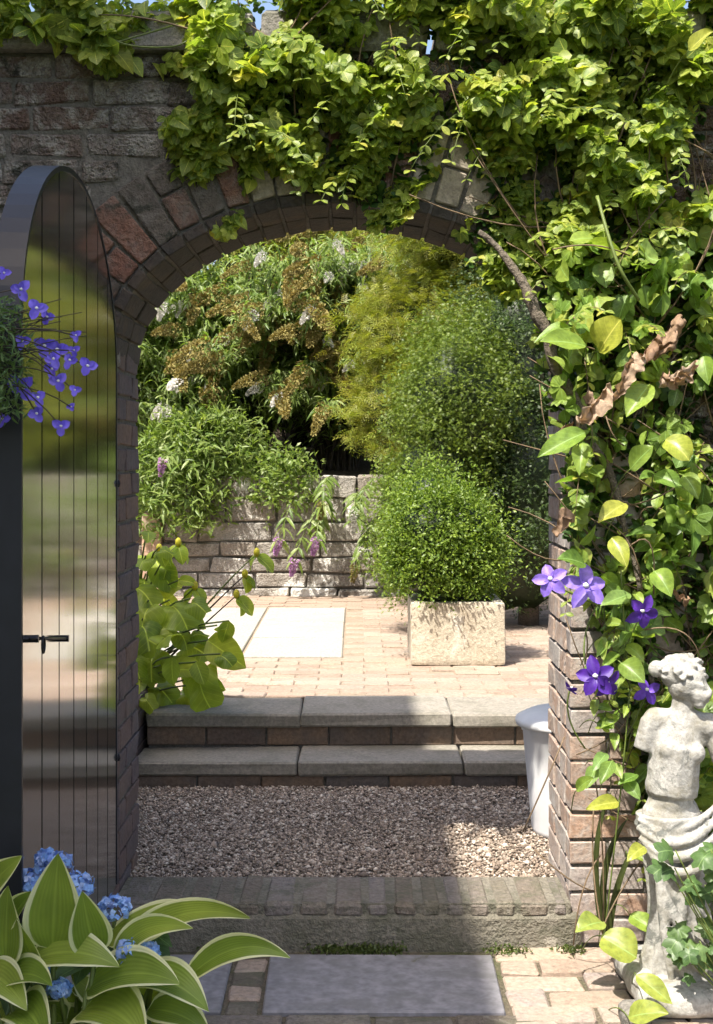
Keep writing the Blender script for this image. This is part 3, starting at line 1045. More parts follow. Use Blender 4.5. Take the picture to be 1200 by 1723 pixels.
# ------------------------------------------------------------------ unseen house beside the path, shaped so its eaves shade the left wall
HE = 6.5
hx = .37 - SX * HE
hy = 6.12 - SY * (HE - TZ)
house = empty('house', (-5, -2, 0)); tag(house, 'unseen brick house with tiled roof shaped to shade the wall beside the path', 'house')
V, Fc = box_vf(hx - 4.2, hx - .25, -1.2, hy - .25, -.05, HE - .1); obj('wall', V, Fc, M_RUN, house)
M_TILE = plain('roof_tile', (.16, .07, .045), .8, scale=6)
V = [(hx - 4.45, -1.45, HE - .1), (hx, -1.45, HE - .1), (hx, hy, HE - .1), (hx - 4.45, hy, HE - .1), (hx - 4.45, -1.45, HE), (hx, -1.45, HE), (hx, hy, HE), (hx - 4.45, hy, HE), (hx - 2.2, .6, HE + 1.1), (hx - 2.2, hy - 2.1, HE + 1.1)]
obj('roof', V, [(0, 3, 2, 1), (0, 1, 5, 4), (1, 2, 6, 5), (2, 3, 7, 6), (3, 0, 4, 7), (4, 5, 8), (5, 6, 9, 8), (6, 7, 9), (7, 4, 8, 9)], M_TILE, house)
M_FRAME = plain('white_frame', (.75, .74, .70), .5, var=.05)
M_PANE = plain('window_glass', (.03, .035, .04), .05, var=.1, bstr=0)
for (y0, z0) in ((.4, .9), (.4, 3.7)):
    V, Fc = box_vf(hx - .26, hx - .22, y0, y0 + 1.1, z0, z0 + 1.4); w_ = obj('window', V, Fc, M_FRAME, house)
    for k in (0, 1):
        V, Fc = box_vf(hx - .225, hx - .214, y0 + .07 + k * .51, y0 + .52 + k * .51, z0 + .07, z0 + 1.33); obj('pane', V, Fc, M_PANE, w_)

# ------------------------------------------------------------------ arched gate, swung open
gate = empty('arched_gate', (-.705, 3.985, .17))
tag(gate, 'tall arched gate of glossy black boards swung wide open', 'gate')
GH = Vector((-.705, 3.985, 0)); GE_ = Vector((-.601, 2.42, 0))
GD = (GE_ - GH).normalized(); GN = Vector((-GD.y, GD.x, 0)); GW = (GE_ - GH).length
if GN.x < 0: GN = -GN
GZ0 = .185
def gtop(u, ins=0):
    h = GW / 2 - ins
    q = max(0, 1 - ((u - GW / 2) / h) ** 2)
    return 1.660 + (.418 - ins) * math.sqrt(q)
def gp(u, z, d): return GH + GD * u + Vector((0, 0, z)) + GN * d
def gate_prism(name, u0, u1, d0, d1, mat, ins=0, n=8, z0=GZ0, ch=0.0, tilt=0.0):
    us = [u0 + (u1 - u0) * i / n for i in range(n + 1)]
    out = [(u0, z0), (u1, z0)] + [(u, gtop(u, ins)) for u in reversed(us)]
    k = len(out)
    V = [gp(u, z, d0) for u, z in out] + [gp(u, z, d1 + tilt * (u - (u0 + u1) / 2)) for u, z in out]
    cu = (u0 + u1) / 2
    if ch:
        V += [gp(u + (ch if u < cu else -ch) * (1 if abs(u - u0) < 1e-6 or abs(u - u1) < 1e-6 else 0), z, d1 + ch) for u, z in out]
    Fc = [tuple(range(k))]
    top = k
    for lay in range(2 if ch else 1):
        for i in range(k):
            j = (i + 1) % k
            Fc.append((lay * k + i, lay * k + j, (lay + 1) * k + j, (lay + 1) * k + i))
    last = 2 * k if ch else k
    Fc.append(tuple(reversed(range(last, last + k))))
    return obj(name, V, Fc, mat, gate)
gate_prism('backing_board', .006, GW - .006, -.044, -.004, M_GROOVE, .008, 32)
RIM = .012
for i in range(7):
    a, b_ = RIM + (GW - 2 * RIM) * i / 7, RIM + (GW - 2 * RIM) * (i + 1) / 7
    gate_prism('plank', a + .0065, b_ - .0065, -.004, .006, M_GATE, RIM * .4, 10, GZ0 + .004)
# rim: a band that follows the outline
us = [(0, GZ0)] + [(0, GZ0 + (1.660 - GZ0) * i / 6) for i in range(1, 7)] + [(GW / 2 - GW / 2 * math.cos(math.pi * i / 36), None) for i in range(1, 36)] + [(GW, GZ0 + (1.660 - GZ0) * i / 6) for i in range(6, -1, -1)]
ou = [(u, gtop(u) if z is None else z) for u, z in us]
V = []; Fc = []
for u, z in ou:
    c = Vector((GW / 2 - u, max(0, 1.55 - z) * 0 + (1.5 - z if z > 1.6 else 0)))
    c = c.normalized() * RIM if c.length else Vector((0, 0))
    iu, iz = u + c.x, z + c.y
    V += [gp(u, z, -.048), gp(u, z, .008), gp(iu, iz, .008), gp(iu, iz, -.002)]
for i in range(len(ou) - 1):
    for k in range(3):
        Fc.append((i * 4 + k, i * 4 + k + 1, (i + 1) * 4 + k + 1, (i + 1) * 4 + k))
obj('rim', V, Fc, M_RIM, gate)
zb = 1.075
mb = MB()
V, Fc = tube_vf([gp(GW - .005, zb + .03, .022), gp(GW - .46, zb - .03, .022)], .0032, 8); mb.add(V, Fc)
mb.build('latch_bar', M_IRON, gate, True)
for u in (GW - .06, GW - .44):
    zq = zb + .03 - .06 * (GW - u) / .46
    V, Fc = tube_vf([gp(u, zq, .0), gp(u, zq, .028)], .007, 8); obj('latch_keeper', V, Fc, M_IRON, gate)
pr = [gp(GW - .10 + .013 * math.cos(t), zb + .006 + .015 * math.sin(t), .03) for t in [2 * math.pi * k / 16 for k in range(17)]]
V, Fc = tube_vf(pr, .0025, 6); obj('pull_ring', V, Fc, M_IRON, gate, True)
for z in (.55, 1.35):
    V, Fc = tube_vf([gp(.02, z, -.02), gp(-.012, z, .005)], .014, 8); obj('hinge', V, Fc, M_IRON, gate)

# ------------------------------------------------------------------ white bin
def lathe(prf, c, n=40):
    V = []; Fc = []
    for r_, z in prf:
        for k in range(n):
            a = 2 * math.pi * k / n
            V.append((c[0] + r_ * math.cos(a), c[1] + r_ * math.sin(a), c[2] + z))
    for i in range(len(prf) - 1):
        for k in range(n):
            k2 = (k + 1) % n
            Fc.append((i * n + k, i * n + k2, (i + 1) * n + k2, (i + 1) * n + k))
    Fc.append(tuple(reversed(range(n))))
    m = (len(prf) - 1) * n
    Fc.append(tuple(range(m, m + n)))
    return V, Fc
bin_ = empty('dustbin', (.775, 4.80, .112)); tag(bin_, 'white plastic bin with a domed lid standing behind the right jamb', 'bin')
V, Fc = lathe([(.150, 0), (.156, .004), (.159, .02), (.178, .22), (.190, .355), (.195, .36), (.197, .385), (.190, .392)], bin_.location)
obj('body', V, Fc, M_BIN, bin_, True)
V, Fc = lathe([(.200, .376), (.213, .379), (.217, .390), (.214, .402), (.196, .412), (.17, .424), (.10, .436), (.035, .440)], bin_.location)
obj('lid', V, Fc, M_BIN, bin_, True)
V, Fc = tube_vf(bez(Vector(bin_.location) + Vector((-.06, 0, .436)), Vector(bin_.location) + Vector((0, 0, .49)), Vector(bin_.location) + Vector((.06, 0, .436)), 8), .009, 8); obj('lid_handle', V, Fc, M_BIN, bin_, True)

# ------------------------------------------------------------------ stone trough on the terrace
tr = empty('stone_trough', (.52, 7.27, TZ)); tag(tr, 'square pale weathered stone trough on the terrace', 'planter')
def rough_box(x0, x1, y0, y1, z0, z1, n, amp, seed, round_=.012):
    """box of a fine grid, displaced by noise"""
    V = []; Fc = []
    def face(o, u, v):
        s = len(V)
        for i in range(n + 1):
            for j in range(n + 1):
                V.append(Vector(o) + Vector(u) * (i / n) + Vector(v) * (j / n))
        for i in range(n):
            for j in range(n):
                Fc.append((s + i * (n + 1) + j, s + (i + 1) * (n + 1) + j, s + (i + 1) * (n + 1) + j + 1, s + i * (n + 1) + j + 1))
    X, Y, Z = x1 - x0, y1 - y0, z1 - z0
    face((x0, y0, z0), (X, 0, 0), (0, 0, Z)); face((x1, y0, z0), (0, Y, 0), (0, 0, Z)); face((x1, y1, z0), (-X, 0, 0), (0, 0, Z)); face((x0, y1, z0), (0, -Y, 0), (0, 0, Z))
    face((x0, y0, z1), (X, 0, 0), (0, Y, 0)); face((x0, y1, z0), (X, 0, 0), (0, -Y, 0))
    c = Vector(((x0 + x1) / 2, (y0 + y1) / 2, (z0 + z1) / 2))
    out = []
    for p in V:
        d = p - c
        q = Vector((max(0, abs(d.x) - (X / 2 - round_)), max(0, abs(d.y) - (Y / 2 - round_)), max(0, abs(d.z) - (Z / 2 - round_))))
        if q.length > round_:
            k = round_ / q.length
            d = Vector([math.copysign(min(abs(d[i]), [X, Y, Z][i] / 2 - round_) + q[i] * k, d[i]) for i in range(3)])
        nn = mnoise.fractal(p * 9 + Vector((seed, 0, 0)), 1, 2, 4)
        out.append(c + d * (1 + amp * nn / max(.1, d.length)))
    return out, Fc
def trough_wall(x0, x1, y0, y1, s):
    V, Fc = rough_box(x0, x1, y0, y1, TZ, TZ + .325, 18, .004, s); return obj('side', V, Fc, M_TROUGH, tr, True)
trough_wall(.28, .765, 7.02, 7.085, 1); trough_wall(.28, .765, 7.44, 7.5, 2); trough_wall(.282, .345, 7.09, 7.435, 3); trough_wall(.70, .763, 7.09, 7.435, 4)
V, Fc = box_vf(.346, .699, 7.086, 7.439, TZ + .002, TZ + .31); obj('soil', V, Fc, M_SOIL, tr)

# ------------------------------------------------------------------ statue
SY_ = 3.62
def S(px, py, dy=0.0):
    p = at(px, py, SY_); p.y += dy; return p
statue = empty('statue', S(1140, 1690)); tag(statue, 'white stone figure with draped hips standing among climbers', 'statue')
def ico(c, r, rot=None, sub=2):
    import bmesh
    bm = bmesh.new(); bmesh.ops.create_icosphere(bm, subdivisions=sub, radius=1)
    M = Matrix.Translation(c) @ (rot.to_4x4() if rot else Matrix.Identity(4)) @ Matrix.Diagonal((*r, 1))
    bmesh.ops.transform(bm, matrix=M, verts=bm.verts)
    V = [v.co.copy() for v in bm.verts]; Fc = [tuple(v.index for v in f.verts) for f in bm.faces]
    bm.free(); return V, Fc
def remeshed(name, shapes, voxel, mat, parent, smooth_it=6, disp=None):
    mb = MB()
    for V, Fc in shapes: mb.add(V, Fc)
    me = mesh_from(mb.V, mb.F, mat)
    tmp = bpy.data.objects.new('tmp', me); col.objects.link(tmp)
    m = tmp.modifiers.new('r', 'REMESH'); m.mode = 'VOXEL'; m.voxel_size = voxel
    if smooth_it:
        s = tmp.modifiers.new('s', 'SMOOTH'); s.iterations = smooth_it; s.factor = .5
    dg = bpy.context.evaluated_depsgraph_get(); dg.update()
    me2 = bpy.data.meshes.new_from_object(tmp.evaluated_get(dg))
    bpy.data.objects.remove(tmp)
    if not me2.materials: me2.materials.append(mat)
    me2.polygons.foreach_set('use_smooth', np.ones(len(me2.polygons), dtype=bool))
    if disp:
        for v in me2.vertices: v.co += disp(v.co)
    return link(bpy.data.objects.new(name, me2), parent)
def cap(a, b, ra, rb, n=7):
    a, b = Vector(a), Vector(b)
    pts = [a.lerp(b, i / n) for i in range(n + 1)]
    V, Fc = tube_vf(pts, [ra + (rb - ra) * i / n for i in range(n + 1)], 12)
    return V, Fc
RY = lambda a: Matrix.Rotation(a, 3, 'Y')
body = [
    # head, turned towards the viewer's right and bowed
    ico(S(1156, 1146), (.049, .056, .060), RY(.6)), ico(S(1172, 1163, -.022), (.034, .036, .036)), ico(S(1172, 1181, -.034), (.017, .017, .014)),
    ico(S(1184, 1163, -.052), (.009, .014, .017), RY(.5)), ico(S(1179, 1174, -.046), (.015, .010, .0055), RY(.25)), ico(S(1171, 1149, -.044), (.032, .013, .009), RY(.3)), ico(S(1160, 1160, -.046), (.008, .008, .006)),
    ico(S(1137, 1152, -.018), (.008, .012, .017)),
    cap(S(1150, 1165), S(1147, 1215), .027, .033), ico(S(1147, 1206), (.062, .035, .025)),
    # shoulders and chest
    ico(S(1104, 1212), (.036, .036, .036)), ico(S(1192, 1222), (.037, .037, .037)), cap(S(1108, 1211), S(1190, 1220), .033, .033),
    ico(S(1138, 1245), (.078, .054, .066), RY(.12)), ico(S(1141, 1222), (.070, .044, .040), RY(.12)),
    ico(S(1120, 1256, -.038), (.030, .028, .030)), ico(S(1163, 1262, -.038), (.030, .028, .030)),
    # waist, belly, hips
    cap(S(1138, 1250), S(1130, 1335), .068, .070), ico(S(1133, 1288), (.072, .054, .062)), ico(S(1131, 1320), (.074, .056, .060)), ico(S(1130, 1345, -.020), (.052, .040, .046)), ico(S(1128, 1372), (.082, .060, .060), RY(-.12)),
    # broken upper arms
    cap(S(1098, 1213), S(1084, 1262, .005), .032, .029), cap(S(1198, 1224), S(1216, 1282, -.005), .031, .027),
    ico(S(1100, 1320, .02), (.02, .02, .02)) if False else ico(S(1128, 1360), (.07, .055, .05)),
]
def body_disp(p):
    return Vector((0, 0, 0))
remeshed('figure', body, .0042, M_STATUE, statue, 9)
hair = [ico(S(1148, 1134, .012), (.062, .062, .052), RY(.4)), ico(S(1107, 1127, .015), (.023, .022, .024)), ico(S(1128, 1122, .02), (.026, .025, .022))]
rh = random.Random(5)
for k in range(46):
    a, b_ = rh.uniform(0, 6.28), rh.uniform(-.1, 1.35)
    c = S(1149, 1135, .008)
    d = Vector((math.cos(a) * math.cos(b_) * .062, math.sin(a) * math.cos(b_) * .060, math.sin(b_) * .052))
    hair.append(ico(c + d, (rh.uniform(.008, .014), .010, rh.uniform(.006, .010)), RY(rh.uniform(-1, 1)), 1))
remeshed('hair', hair, .0038, M_STATUE, statue, 2)
# drapery: a skin of folds from the hips to the ground
V = []; Fc = []
nz, na = 90, 120
for i in range(nz + 1):
    t = i / nz
    py = 1368 + (1652 - 1368) * t
    pxc = 1130 + 8 * t + 22 * t * t
    c = S(pxc, py)
    rx = .091 - .030 * math.sin(math.pi * min(1, t * 1.25)) * .6 + .035 * max(0, t - .62) ** 1.2 * 3
    ry = .070 - .012 * math.sin(math.pi * t) + .03 * max(0, t - .6)
    for k in range(na):
        a = 2 * math.pi * k / na
        ft = min(1, t * 3)
        # folds fall from the left hip and swing to the right; finer and deeper lower down
        f = (.5 + .5 * math.sin(9 * a + 5.5 * t + 1.4 * math.sin(3.1 * t + a))) ** 1.6
        f2 = (.5 + .5 * math.sin(17 * a - 9 * t + 2 * math.sin(a * 2))) ** 2
        roll = math.exp(-((t - .10 - .035 * math.cos(a + .6)) / .06) ** 2)
        ridge = abs(math.sin(38 * (t - .06 * math.cos(a + .4)) + 1.1 * math.sin(2 * a)))
        amp = 1 + (.16 * (f - .45) + .06 * (f2 - .4)) * (ft * (1 - .75 * roll)) + roll * (.10 + .10 * (ridge - .5))
        knee = .20 * math.exp(-((t - .52) / .17) ** 2) * math.exp(-((math.atan2(math.sin(a + 1.95), math.cos(a + 1.95))) / .5) ** 2)
        amp += knee
        V.append(c + Vector((rx * amp * math.cos(a), ry * amp * math.sin(a), .006 * math.sin(6 * a + 2) * ft)))
for i in range(nz):
    for k in range(na):
        k2 = (k + 1) % na
        Fc.append((i * na + k, (i + 1) * na + k, (i + 1) * na + k2, i * na + k2))
Fc.append(tuple(range(na)))
cloth = [(V, Fc + [tuple(reversed(range(nz * na, nz * na + na)))])]
# rolled folds slung round the hips and loose ends that sweep to the right near the ground
for k, (a, b_, c, r0) in enumerate([((1118, 1545, -.072), (1165, 1640, -.115), (1230, 1600, -.06), .017), ((1106, 1570, -.07), (1168, 1668, -.11), (1240, 1632, -.05), .018), ((1100, 1460, -.062), (1122, 1560, -.085), (1195, 1588, -.08), .015), ((1098, 1430, -.055), (1105, 1540, -.08), (1120, 1640, -.08), .013), ((1150, 1440, -.075), (1158, 1540, -.085), (1200, 1580, -.07), .012), ((1072, 1402, -.035), (1130, 1466, -.105), (1210, 1378, -.05), .014), ((1068, 1386, -.03), (1135, 1440, -.105), (1212, 1352, -.045), .013), ((1070, 1374, -.025), (1135, 1415, -.09), (1210, 1335, -.04), .011), ((1080, 1415, -.045), (1125, 1490, -.1), (1200, 1420, -.06), .012)]):
    pts = bez(S(*a), S(*b_), S(*c), 14)
    cloth.append(tube_vf(pts, [r0 * (.35 + .75 * math.sin(math.pi * (.08 + .84 * i / 14))) for i in range(15)], 10))
remeshed('drapery', cloth, .0036, M_STATUE, statue, 3)
bpt = S(1140, 1690)
V, Fc = rough_box(.715, 1.10, 3.45, 3.82, .0, .075, 18, .012, 5, .03)
obj('base', V, Fc, M_STATUE, statue, True)
V, Fc = rough_box(.665, .735, 3.40, 3.50, -.01, .045, 8, .008, 9, .02)
lump = obj('loose_stone', V, Fc, M_COPING, None, True); tag(lump, 'small grey stone lying against the corner of the statue base', 'stone')

# ------------------------------------------------------------------ plants: helpers
def in_poly(px, py, poly):
    inside = np.zeros(len(px), bool)
    n = len(poly)
    for i in range(n):
        x1, y1 = poly[i]; x2, y2 = poly[(i + 1) % n]
        c = ((y1 > py) != (y2 > py)) & (px < (x2 - x1) * (py - y1) / ((y2 - y1) or 1e-9) + x1)
        inside ^= c
    return inside


def wall_spread(poly, n, dmin, dmax, rg, nsc=.012, thr=-.15, yref=4.0, pw=1.5):
    """points of a climber on the wall: inside an outline drawn on the wall face, thinned into clumps, standing off the wall"""
    p = np.array(poly)
    px = rg.uniform(p[:, 0].min(), p[:, 0].max(), n * 4)
    py = rg.uniform(p[:, 1].min(), p[:, 1].max(), n * 4)
    k = in_poly(px, py, poly)
    px, py = px[k], py[k]
    nv = np.array([mnoise.noise(Vector((a * nsc, b * nsc, 3.7))) for a, b in zip(px, py)])
    k = nv > thr + rg.uniform(-.25, .25, len(nv))
    px, py, nv = px[k][:n], py[k][:n], nv[k][:n]
    d = dmin + (dmax - dmin) * np.clip(rg.random(len(px)) ** pw * (.55 + nv * .9), 0, 1)
    X = (px - 600) * yref / F
    Z = E + (HOR - py) * yref / F
    # growth lies closer to the wall near the edge of the opening
    near = np.clip((Z - 2.05) / .45, .25, 1) * ((X < .55) & (X > -.8)) + ((X >= .55) | (X <= -.8))
    d = d * near
    return np.stack([X, yref - d, Z], 1), d


def leaf_meshes(leaves, mat):
    return [mesh_from(lv, lf, mat, True, {'lt': la}, 'leaf') for lv, lf, la in leaves]


def climber(name, label, polys, leaves, mat, rg, size, n, nfront, dmin, dmax, stems=(), stem_mat=None, facing=(-.25, -.75, .75), jit=.55, loc=(0, 3.95, 0), front_mat=None, thr=-.15, cat='climbing plant', ddir=(0, -.35, -.6)):
    root = empty(name, loc); tag(root, label, cat)
    P = []; D = []
    for poly, frac in polys:
        p, d = wall_spread(poly, int(n * frac), dmin, dmax, rg, thr=thr)
        P.append(p); D.append(d)
    P = np.vstack(P); D = np.concatenate(D)
    m = len(P)
    d = norm(np.array(ddir) + rg.normal(size=(m, 3)) * .8)
    u = norm(np.array(facing) + rg.normal(size=(m, 3)) * jit)
    Rm = frames(d, u)
    S_ = rg.uniform(size[0], size[1], m) * (.7 + .5 * (D - dmin) / (dmax - dmin))
    order = np.argsort(-(D + .05 * rg.random(m)))
    front = order[:nfront]; rest = order[nfront:]
    lid = rg.integers(0, len(leaves), m)
    meshes = leaf_meshes(leaves, front_mat or mat)
    for i in front:
        inst('leaf', meshes[lid[i]], root, P[i], Matrix(Rm[i].tolist()), (S_[i],) * 3)
    groups = [(P[rest][lid[rest] == k], Rm[rest][lid[rest] == k], S_[rest][lid[rest] == k], leaves[k]) for k in range(len(leaves))]
    scatter_obj('foliage', groups, mat, root, rg, True, 'stuff')
    return root, P, D


def wall_twigs(root, poly, n, rg, mat, name='twigs', L=(.25, .7), r0=.0025, dmax=.12):
    mb = MB()
    P, D = wall_spread(poly, n, .01, dmax, rg, thr=-2)
    for p in P:
        a = rg.uniform(0, math.pi); l = rg.uniform(*L)
        d = Vector((math.cos(a) * .7, rg.uniform(-.15, .1), math.sin(a)))
        p0 = Vector(p)
        p2 = p0 + d * l; p2.y = min(p2.y, 3.985)
        p1 = (p0 + p2) / 2 + Vector((rg.uniform(-.1, .1), rg.uniform(-.1, 0), rg.uniform(-.1, .1)))
        V, Fc = tube_vf(bez(p0, p1, p2, 6), [r0 * (1.3 - .1 * i) for i in range(7)], 4); mb.add(V, Fc)
    o = mb.build(name, mat, root, True); o['kind'] = 'stuff'
    return o


# ------------------------------------------------------------------ climbers on the wall
rg = np.random.default_rng(21)
AK = [palmate(5, .60, .36, 3.4, 'obov', 5, 3), palmate(5, .56, .38, 4.2, 'obov', 5, 9), palmate(3, .66, .46, 2.4, 'obov', 5, 15), palmate(4, .60, .42, 3.0, 'round', 5, 33)]
TOP = [(330, 96), (380, 30), (440, -45), (1330, -45), (1330, 430), (1150, 430), (1000, 420), (905, 470), (850, 505), (795, 450), (770, 390), (815, 340), (770, 265), (715, 305), (680, 372), (640, 396), (600, 345), (555, 325), (480, 300), (425, 260), (345, 228)]
vine, vP, vD = climber('arch_climber', 'sunlit leafy climber cascading over the top of the arch', [(TOP, 1)], AK, L_VINE, rg, (.032, .088), 7600, 200, .02, .25, thr=-.13, facing=(-.3, -.6, .95), jit=.5)
wall_twigs(vine, TOP, 70, rg, M_TWIG)


def shoots(root, pts, rg, mat, leaf, size, stem_mat, length=(.12, .30)):
    """slender leafy shoots that lean out of the climber and hang free"""
    groups = []; mb = MB()
    for p in pts:
        p0 = Vector(p); l = rg.uniform(*length)
        d = Vector((rg.normal() * .5 - .1, -.55, rg.uniform(-.9, .35))).normalized()
        p2 = p0 + d * l + Vector((0, 0, -.25 * l))
        c = bez(p0, p0 + d * l * .55 + Vector((0, 0, .04)), p2, 8)
        V, Fc = tube_vf(c, [.0018 - .00012 * k for k in range(9)], 4); mb.add(V, Fc)
        P = []; D = []; U = []
        for k in range(1, 9):
            for sd in (-1, 1):
                P.append(c[k]); D.append((sd * .8 + rg.normal() * .25, -.35 + rg.normal() * .25, -.35 + rg.normal() * .3)); U.append((-.3 + rg.normal() * .3, -.6, .95 + rg.normal() * .3))
        P = np.array(P); groups.append((P, frames(np.array(D), np.array(U)), rg.uniform(size[0], size[1], len(P)) * np.linspace(1.1, .6, len(P)), leaf))
    st_ = mb.build('shoots', stem_mat, root, True); st_['kind'] = 'stuff'
    scatter_obj('shoot_leaves', groups, mat, root, rg, True, 'stuff')


kk = rg.choice(len(vP), 70, replace=False)
shoots(vine, vP[kk], rg, L_VINE, leaf_vf(1, .58, 'obov', 5, 1, .14, .2), (.026, .048), M_STEM)
SHADE = [(-20, -30), (420, -30), (360, 30), (372, 120), (310, 128), (235, 108), (180, 128), (120, 70), (50, 62), (-20, 80)]
SHADE2 = [(285, 205), (380, 195), (430, 260), (420, 345), (385, 395), (330, 385), (300, 330)]
sv, _, _ = climber('shaded_climber', 'dark shaded climber trailing along the coping on the left', [(SHADE, .58), (SHADE2, .42)], AK[:3] + [leaf_vf(1, .7, 'ovate', 5, 1, .15, .25)], L_VINE, rg, (.045, .10), 1150, 60, .02, .14, thr=-.2)
V, Fc = tube_vf([at(300, 40, 3.93), at(200, 70, 3.9), at(130, 45, 3.92), at(60, 60, 3.93)], .003, 5); obj('stem', V, Fc, M_STEM, sv, True)
V, Fc = tube_vf(catmull([at(145, 40, 3.91), at(210, 74, 3.88), at(290, 78, 3.9), at(330, 60, 3.92)]), .003, 5); obj('stem', V, Fc, M_STEM, sv, True)

RIGHT = [(905, 480), (960, 410), (1330, 400), (1330, 1420), (1200, 1440), (1090, 1400), (1050, 1300), (1040, 1200), (1020, 1080), (985, 1000), (950, 900), (945, 720), (905, 650)]
BIGL = [leaf_vf(1, .62, 'ovate', 6, 2, .16, .3, .02, seed=1), leaf_vf(1, .75, 'round', 6, 2, .12, .25, .03, seed=2), lobed_vf(1.0, 5, .30, 7, .14, 3), leaf_vf(1, .5, 'ovate', 6, 2, .22, .45, .03, seed=5), palmate(5, .6, .40, 3.2, 'obov', 5, 25), palmate(3, .66, .5, 2.2, 'obov', 5, 27)]
rc, rP, rD = climber('right_climber', 'tangled climber with broad yellow green leaves covering the right of the wall', [(RIGHT, 1)], BIGL, L_BIG, rg, (.045, .095), 1700, 170, .02, .32, thr=-.3, jit=.7)
wall_twigs(rc, RIGHT, 150, rg, M_TWIG, L=(.2, .6), r0=.0022, dmax=.2)
kk = rg.choice(len(rP), 60, replace=False)
shoots(rc, rP[kk], rg, L_VINE, leaf_vf(1, .6, 'obov', 5, 1, .14, .2), (.024, .045), M_TWIG)
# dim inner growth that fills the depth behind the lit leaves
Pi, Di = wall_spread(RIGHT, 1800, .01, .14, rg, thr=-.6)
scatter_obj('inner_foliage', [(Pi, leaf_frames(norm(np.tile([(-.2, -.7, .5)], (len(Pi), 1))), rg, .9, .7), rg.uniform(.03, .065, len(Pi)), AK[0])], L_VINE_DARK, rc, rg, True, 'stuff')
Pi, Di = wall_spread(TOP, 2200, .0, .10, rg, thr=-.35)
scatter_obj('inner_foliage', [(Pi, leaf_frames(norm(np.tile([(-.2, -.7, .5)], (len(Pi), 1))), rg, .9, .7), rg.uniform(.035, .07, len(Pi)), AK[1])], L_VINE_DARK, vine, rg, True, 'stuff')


def px_leaf(root, b, t, wpx, Y, mat, kind='ovate', nrm=(-.2, -.8, .55), bow=.01, dyt=-.045, fold=.2, wave=.07, seed=0, n=10, m=3):
    p0, p2 = at(*b, Y), at(*t, Y + dyt)
    mid = (p0 + p2) / 2 + Vector((0, -.012, bow + .006 * math.sin(seed * 3.1)))
    q = p0 + Vector((.03 * math.sin(seed * 1.7), .16, -.07 + .04 * math.cos(seed)))
    V, Fc = tube_vf(bez(p0, (p0 + q) / 2 + Vector((0, 0, .03)), q, 5), .0016, 4); obj('leaf_stalk', V, Fc, M_STEM, root, True)
    return curve_leaf('leaf', p0, mid, p2, wpx * Y / F, nrm, mat, root, kind, n, m, fold, wave, seed)


for i, (b, t, w, mt, kd) in enumerate([
    ((1008, 592), (1046, 536), 62, L_YELLOW, 'round'), ((985, 582), (908, 575), 44, L_BIG, 'ovate'), ((985, 728), (905, 770), 42, L_BIG, 'ovate'),
    ((1052, 848), (1006, 880), 36, L_YELLOW, 'ovate'), ((1092, 648), (1054, 702), 46, L_BIG, 'ovate'), ((1042, 1350), (986, 1362), 28, L_YELLOW, 'ovate'),
    ((1045, 1115), (1085, 1150), 40, L_BIG, 'ovate'), ((985, 950), (938, 940), 34, L_BIG, 'ovate'), ((1030, 905), (1055, 955), 34, L_YELLOW, 'ovate'),
    ((980, 745), (975, 800), 32, L_BIG, 'ovate'), ((1060, 790), (1100, 750), 40, L_BIG, 'ovate'), ((1120, 740), (1160, 775), 46, L_YELLOW, 'round'), ((1100, 800), (1150, 820), 34, L_BIG, 'ovate'), ((1150, 800), (1175, 840), 34, L_BIG, 'ovate'),
    ((1160, 85), (1200, 52), 36, L_YELLOW, 'ovate'), ((970, 1330), (1000, 1310), 22, L_BIG, 'ovate'), ((1030, 1280), (1010, 1320), 26, L_BIG, 'ovate'), ((1085, 1425), (1055, 1450), 26, L_YELLOW, 'ovate'), ((1060, 1000), (1010, 1020), 30, L_BIG, 'ovate'), ((1100, 960), (1130, 1005), 38, L_BIG, 'ovate')]):
    px_leaf(rc, b, t, w, 3.66 - .05 * (i % 3), mt, kd, seed=i)
# low broad leaves beside the statue
low = empty('creeping_shoot', at(1010, 1600, 3.85)); tag(low, 'low shoot with broad bright green leaves beside the statue base', 'plant')
for i, (b, t, w, Y) in enumerate([((1012, 1575), (1072, 1612), 62, 3.62), ((1015, 1552), (968, 1568), 42, 3.66), ((1070, 1640), (1132, 1690), 36, 3.42), ((1058, 1712), (1125, 1706), 44, 3.38), ((1060, 1540), (1098, 1565), 34, 3.66), ((1055, 1440), (1090, 1450), 24, 3.7)]):
    px_leaf(low, b, t, w, Y, L_BIG, 'round' if i in (0, 4) else 'ovate', (-.2, -.6, .8), seed=40 + i)
for a, b_, c in [((1015, 1575), (990, 1460), (1000, 1350)), ((1015, 1560), (1040, 1500), (1085, 1440)), ((1070, 1640), (1060, 1600), (1015, 1572)), ((1058, 1712), (1065, 1670), (1070, 1640))]:
    V, Fc = tube_vf(bez(at(*a, 3.66), at(*b_, 3.7), at(*c, 3.74), 8), .0025, 5); obj('stem', V, Fc, M_TWIG, low, True)
# dark arching strips
st = empty('dark_strips', (.70, 3.86, 0)); tag(st, 'set of dark arching strips at the foot of the right jamb', 'plant')
for i, (b, m_, t, w) in enumerate([((1018, 1580), (985, 1420), (1030, 1330), 11), ((1022, 1580), (1000, 1450), (1058, 1375), 13), ((1026, 1582), (1030, 1490), (1075, 1410), 12)]):
    Y = 3.83
    curve_leaf('leaf', at(*b, Y), at(*m_, Y - .05), at(*t, Y - .03), w * Y / F, (-.5, -.8, .2), L_STRAP, st, 'strap', 12, 2, .3, 0, i)
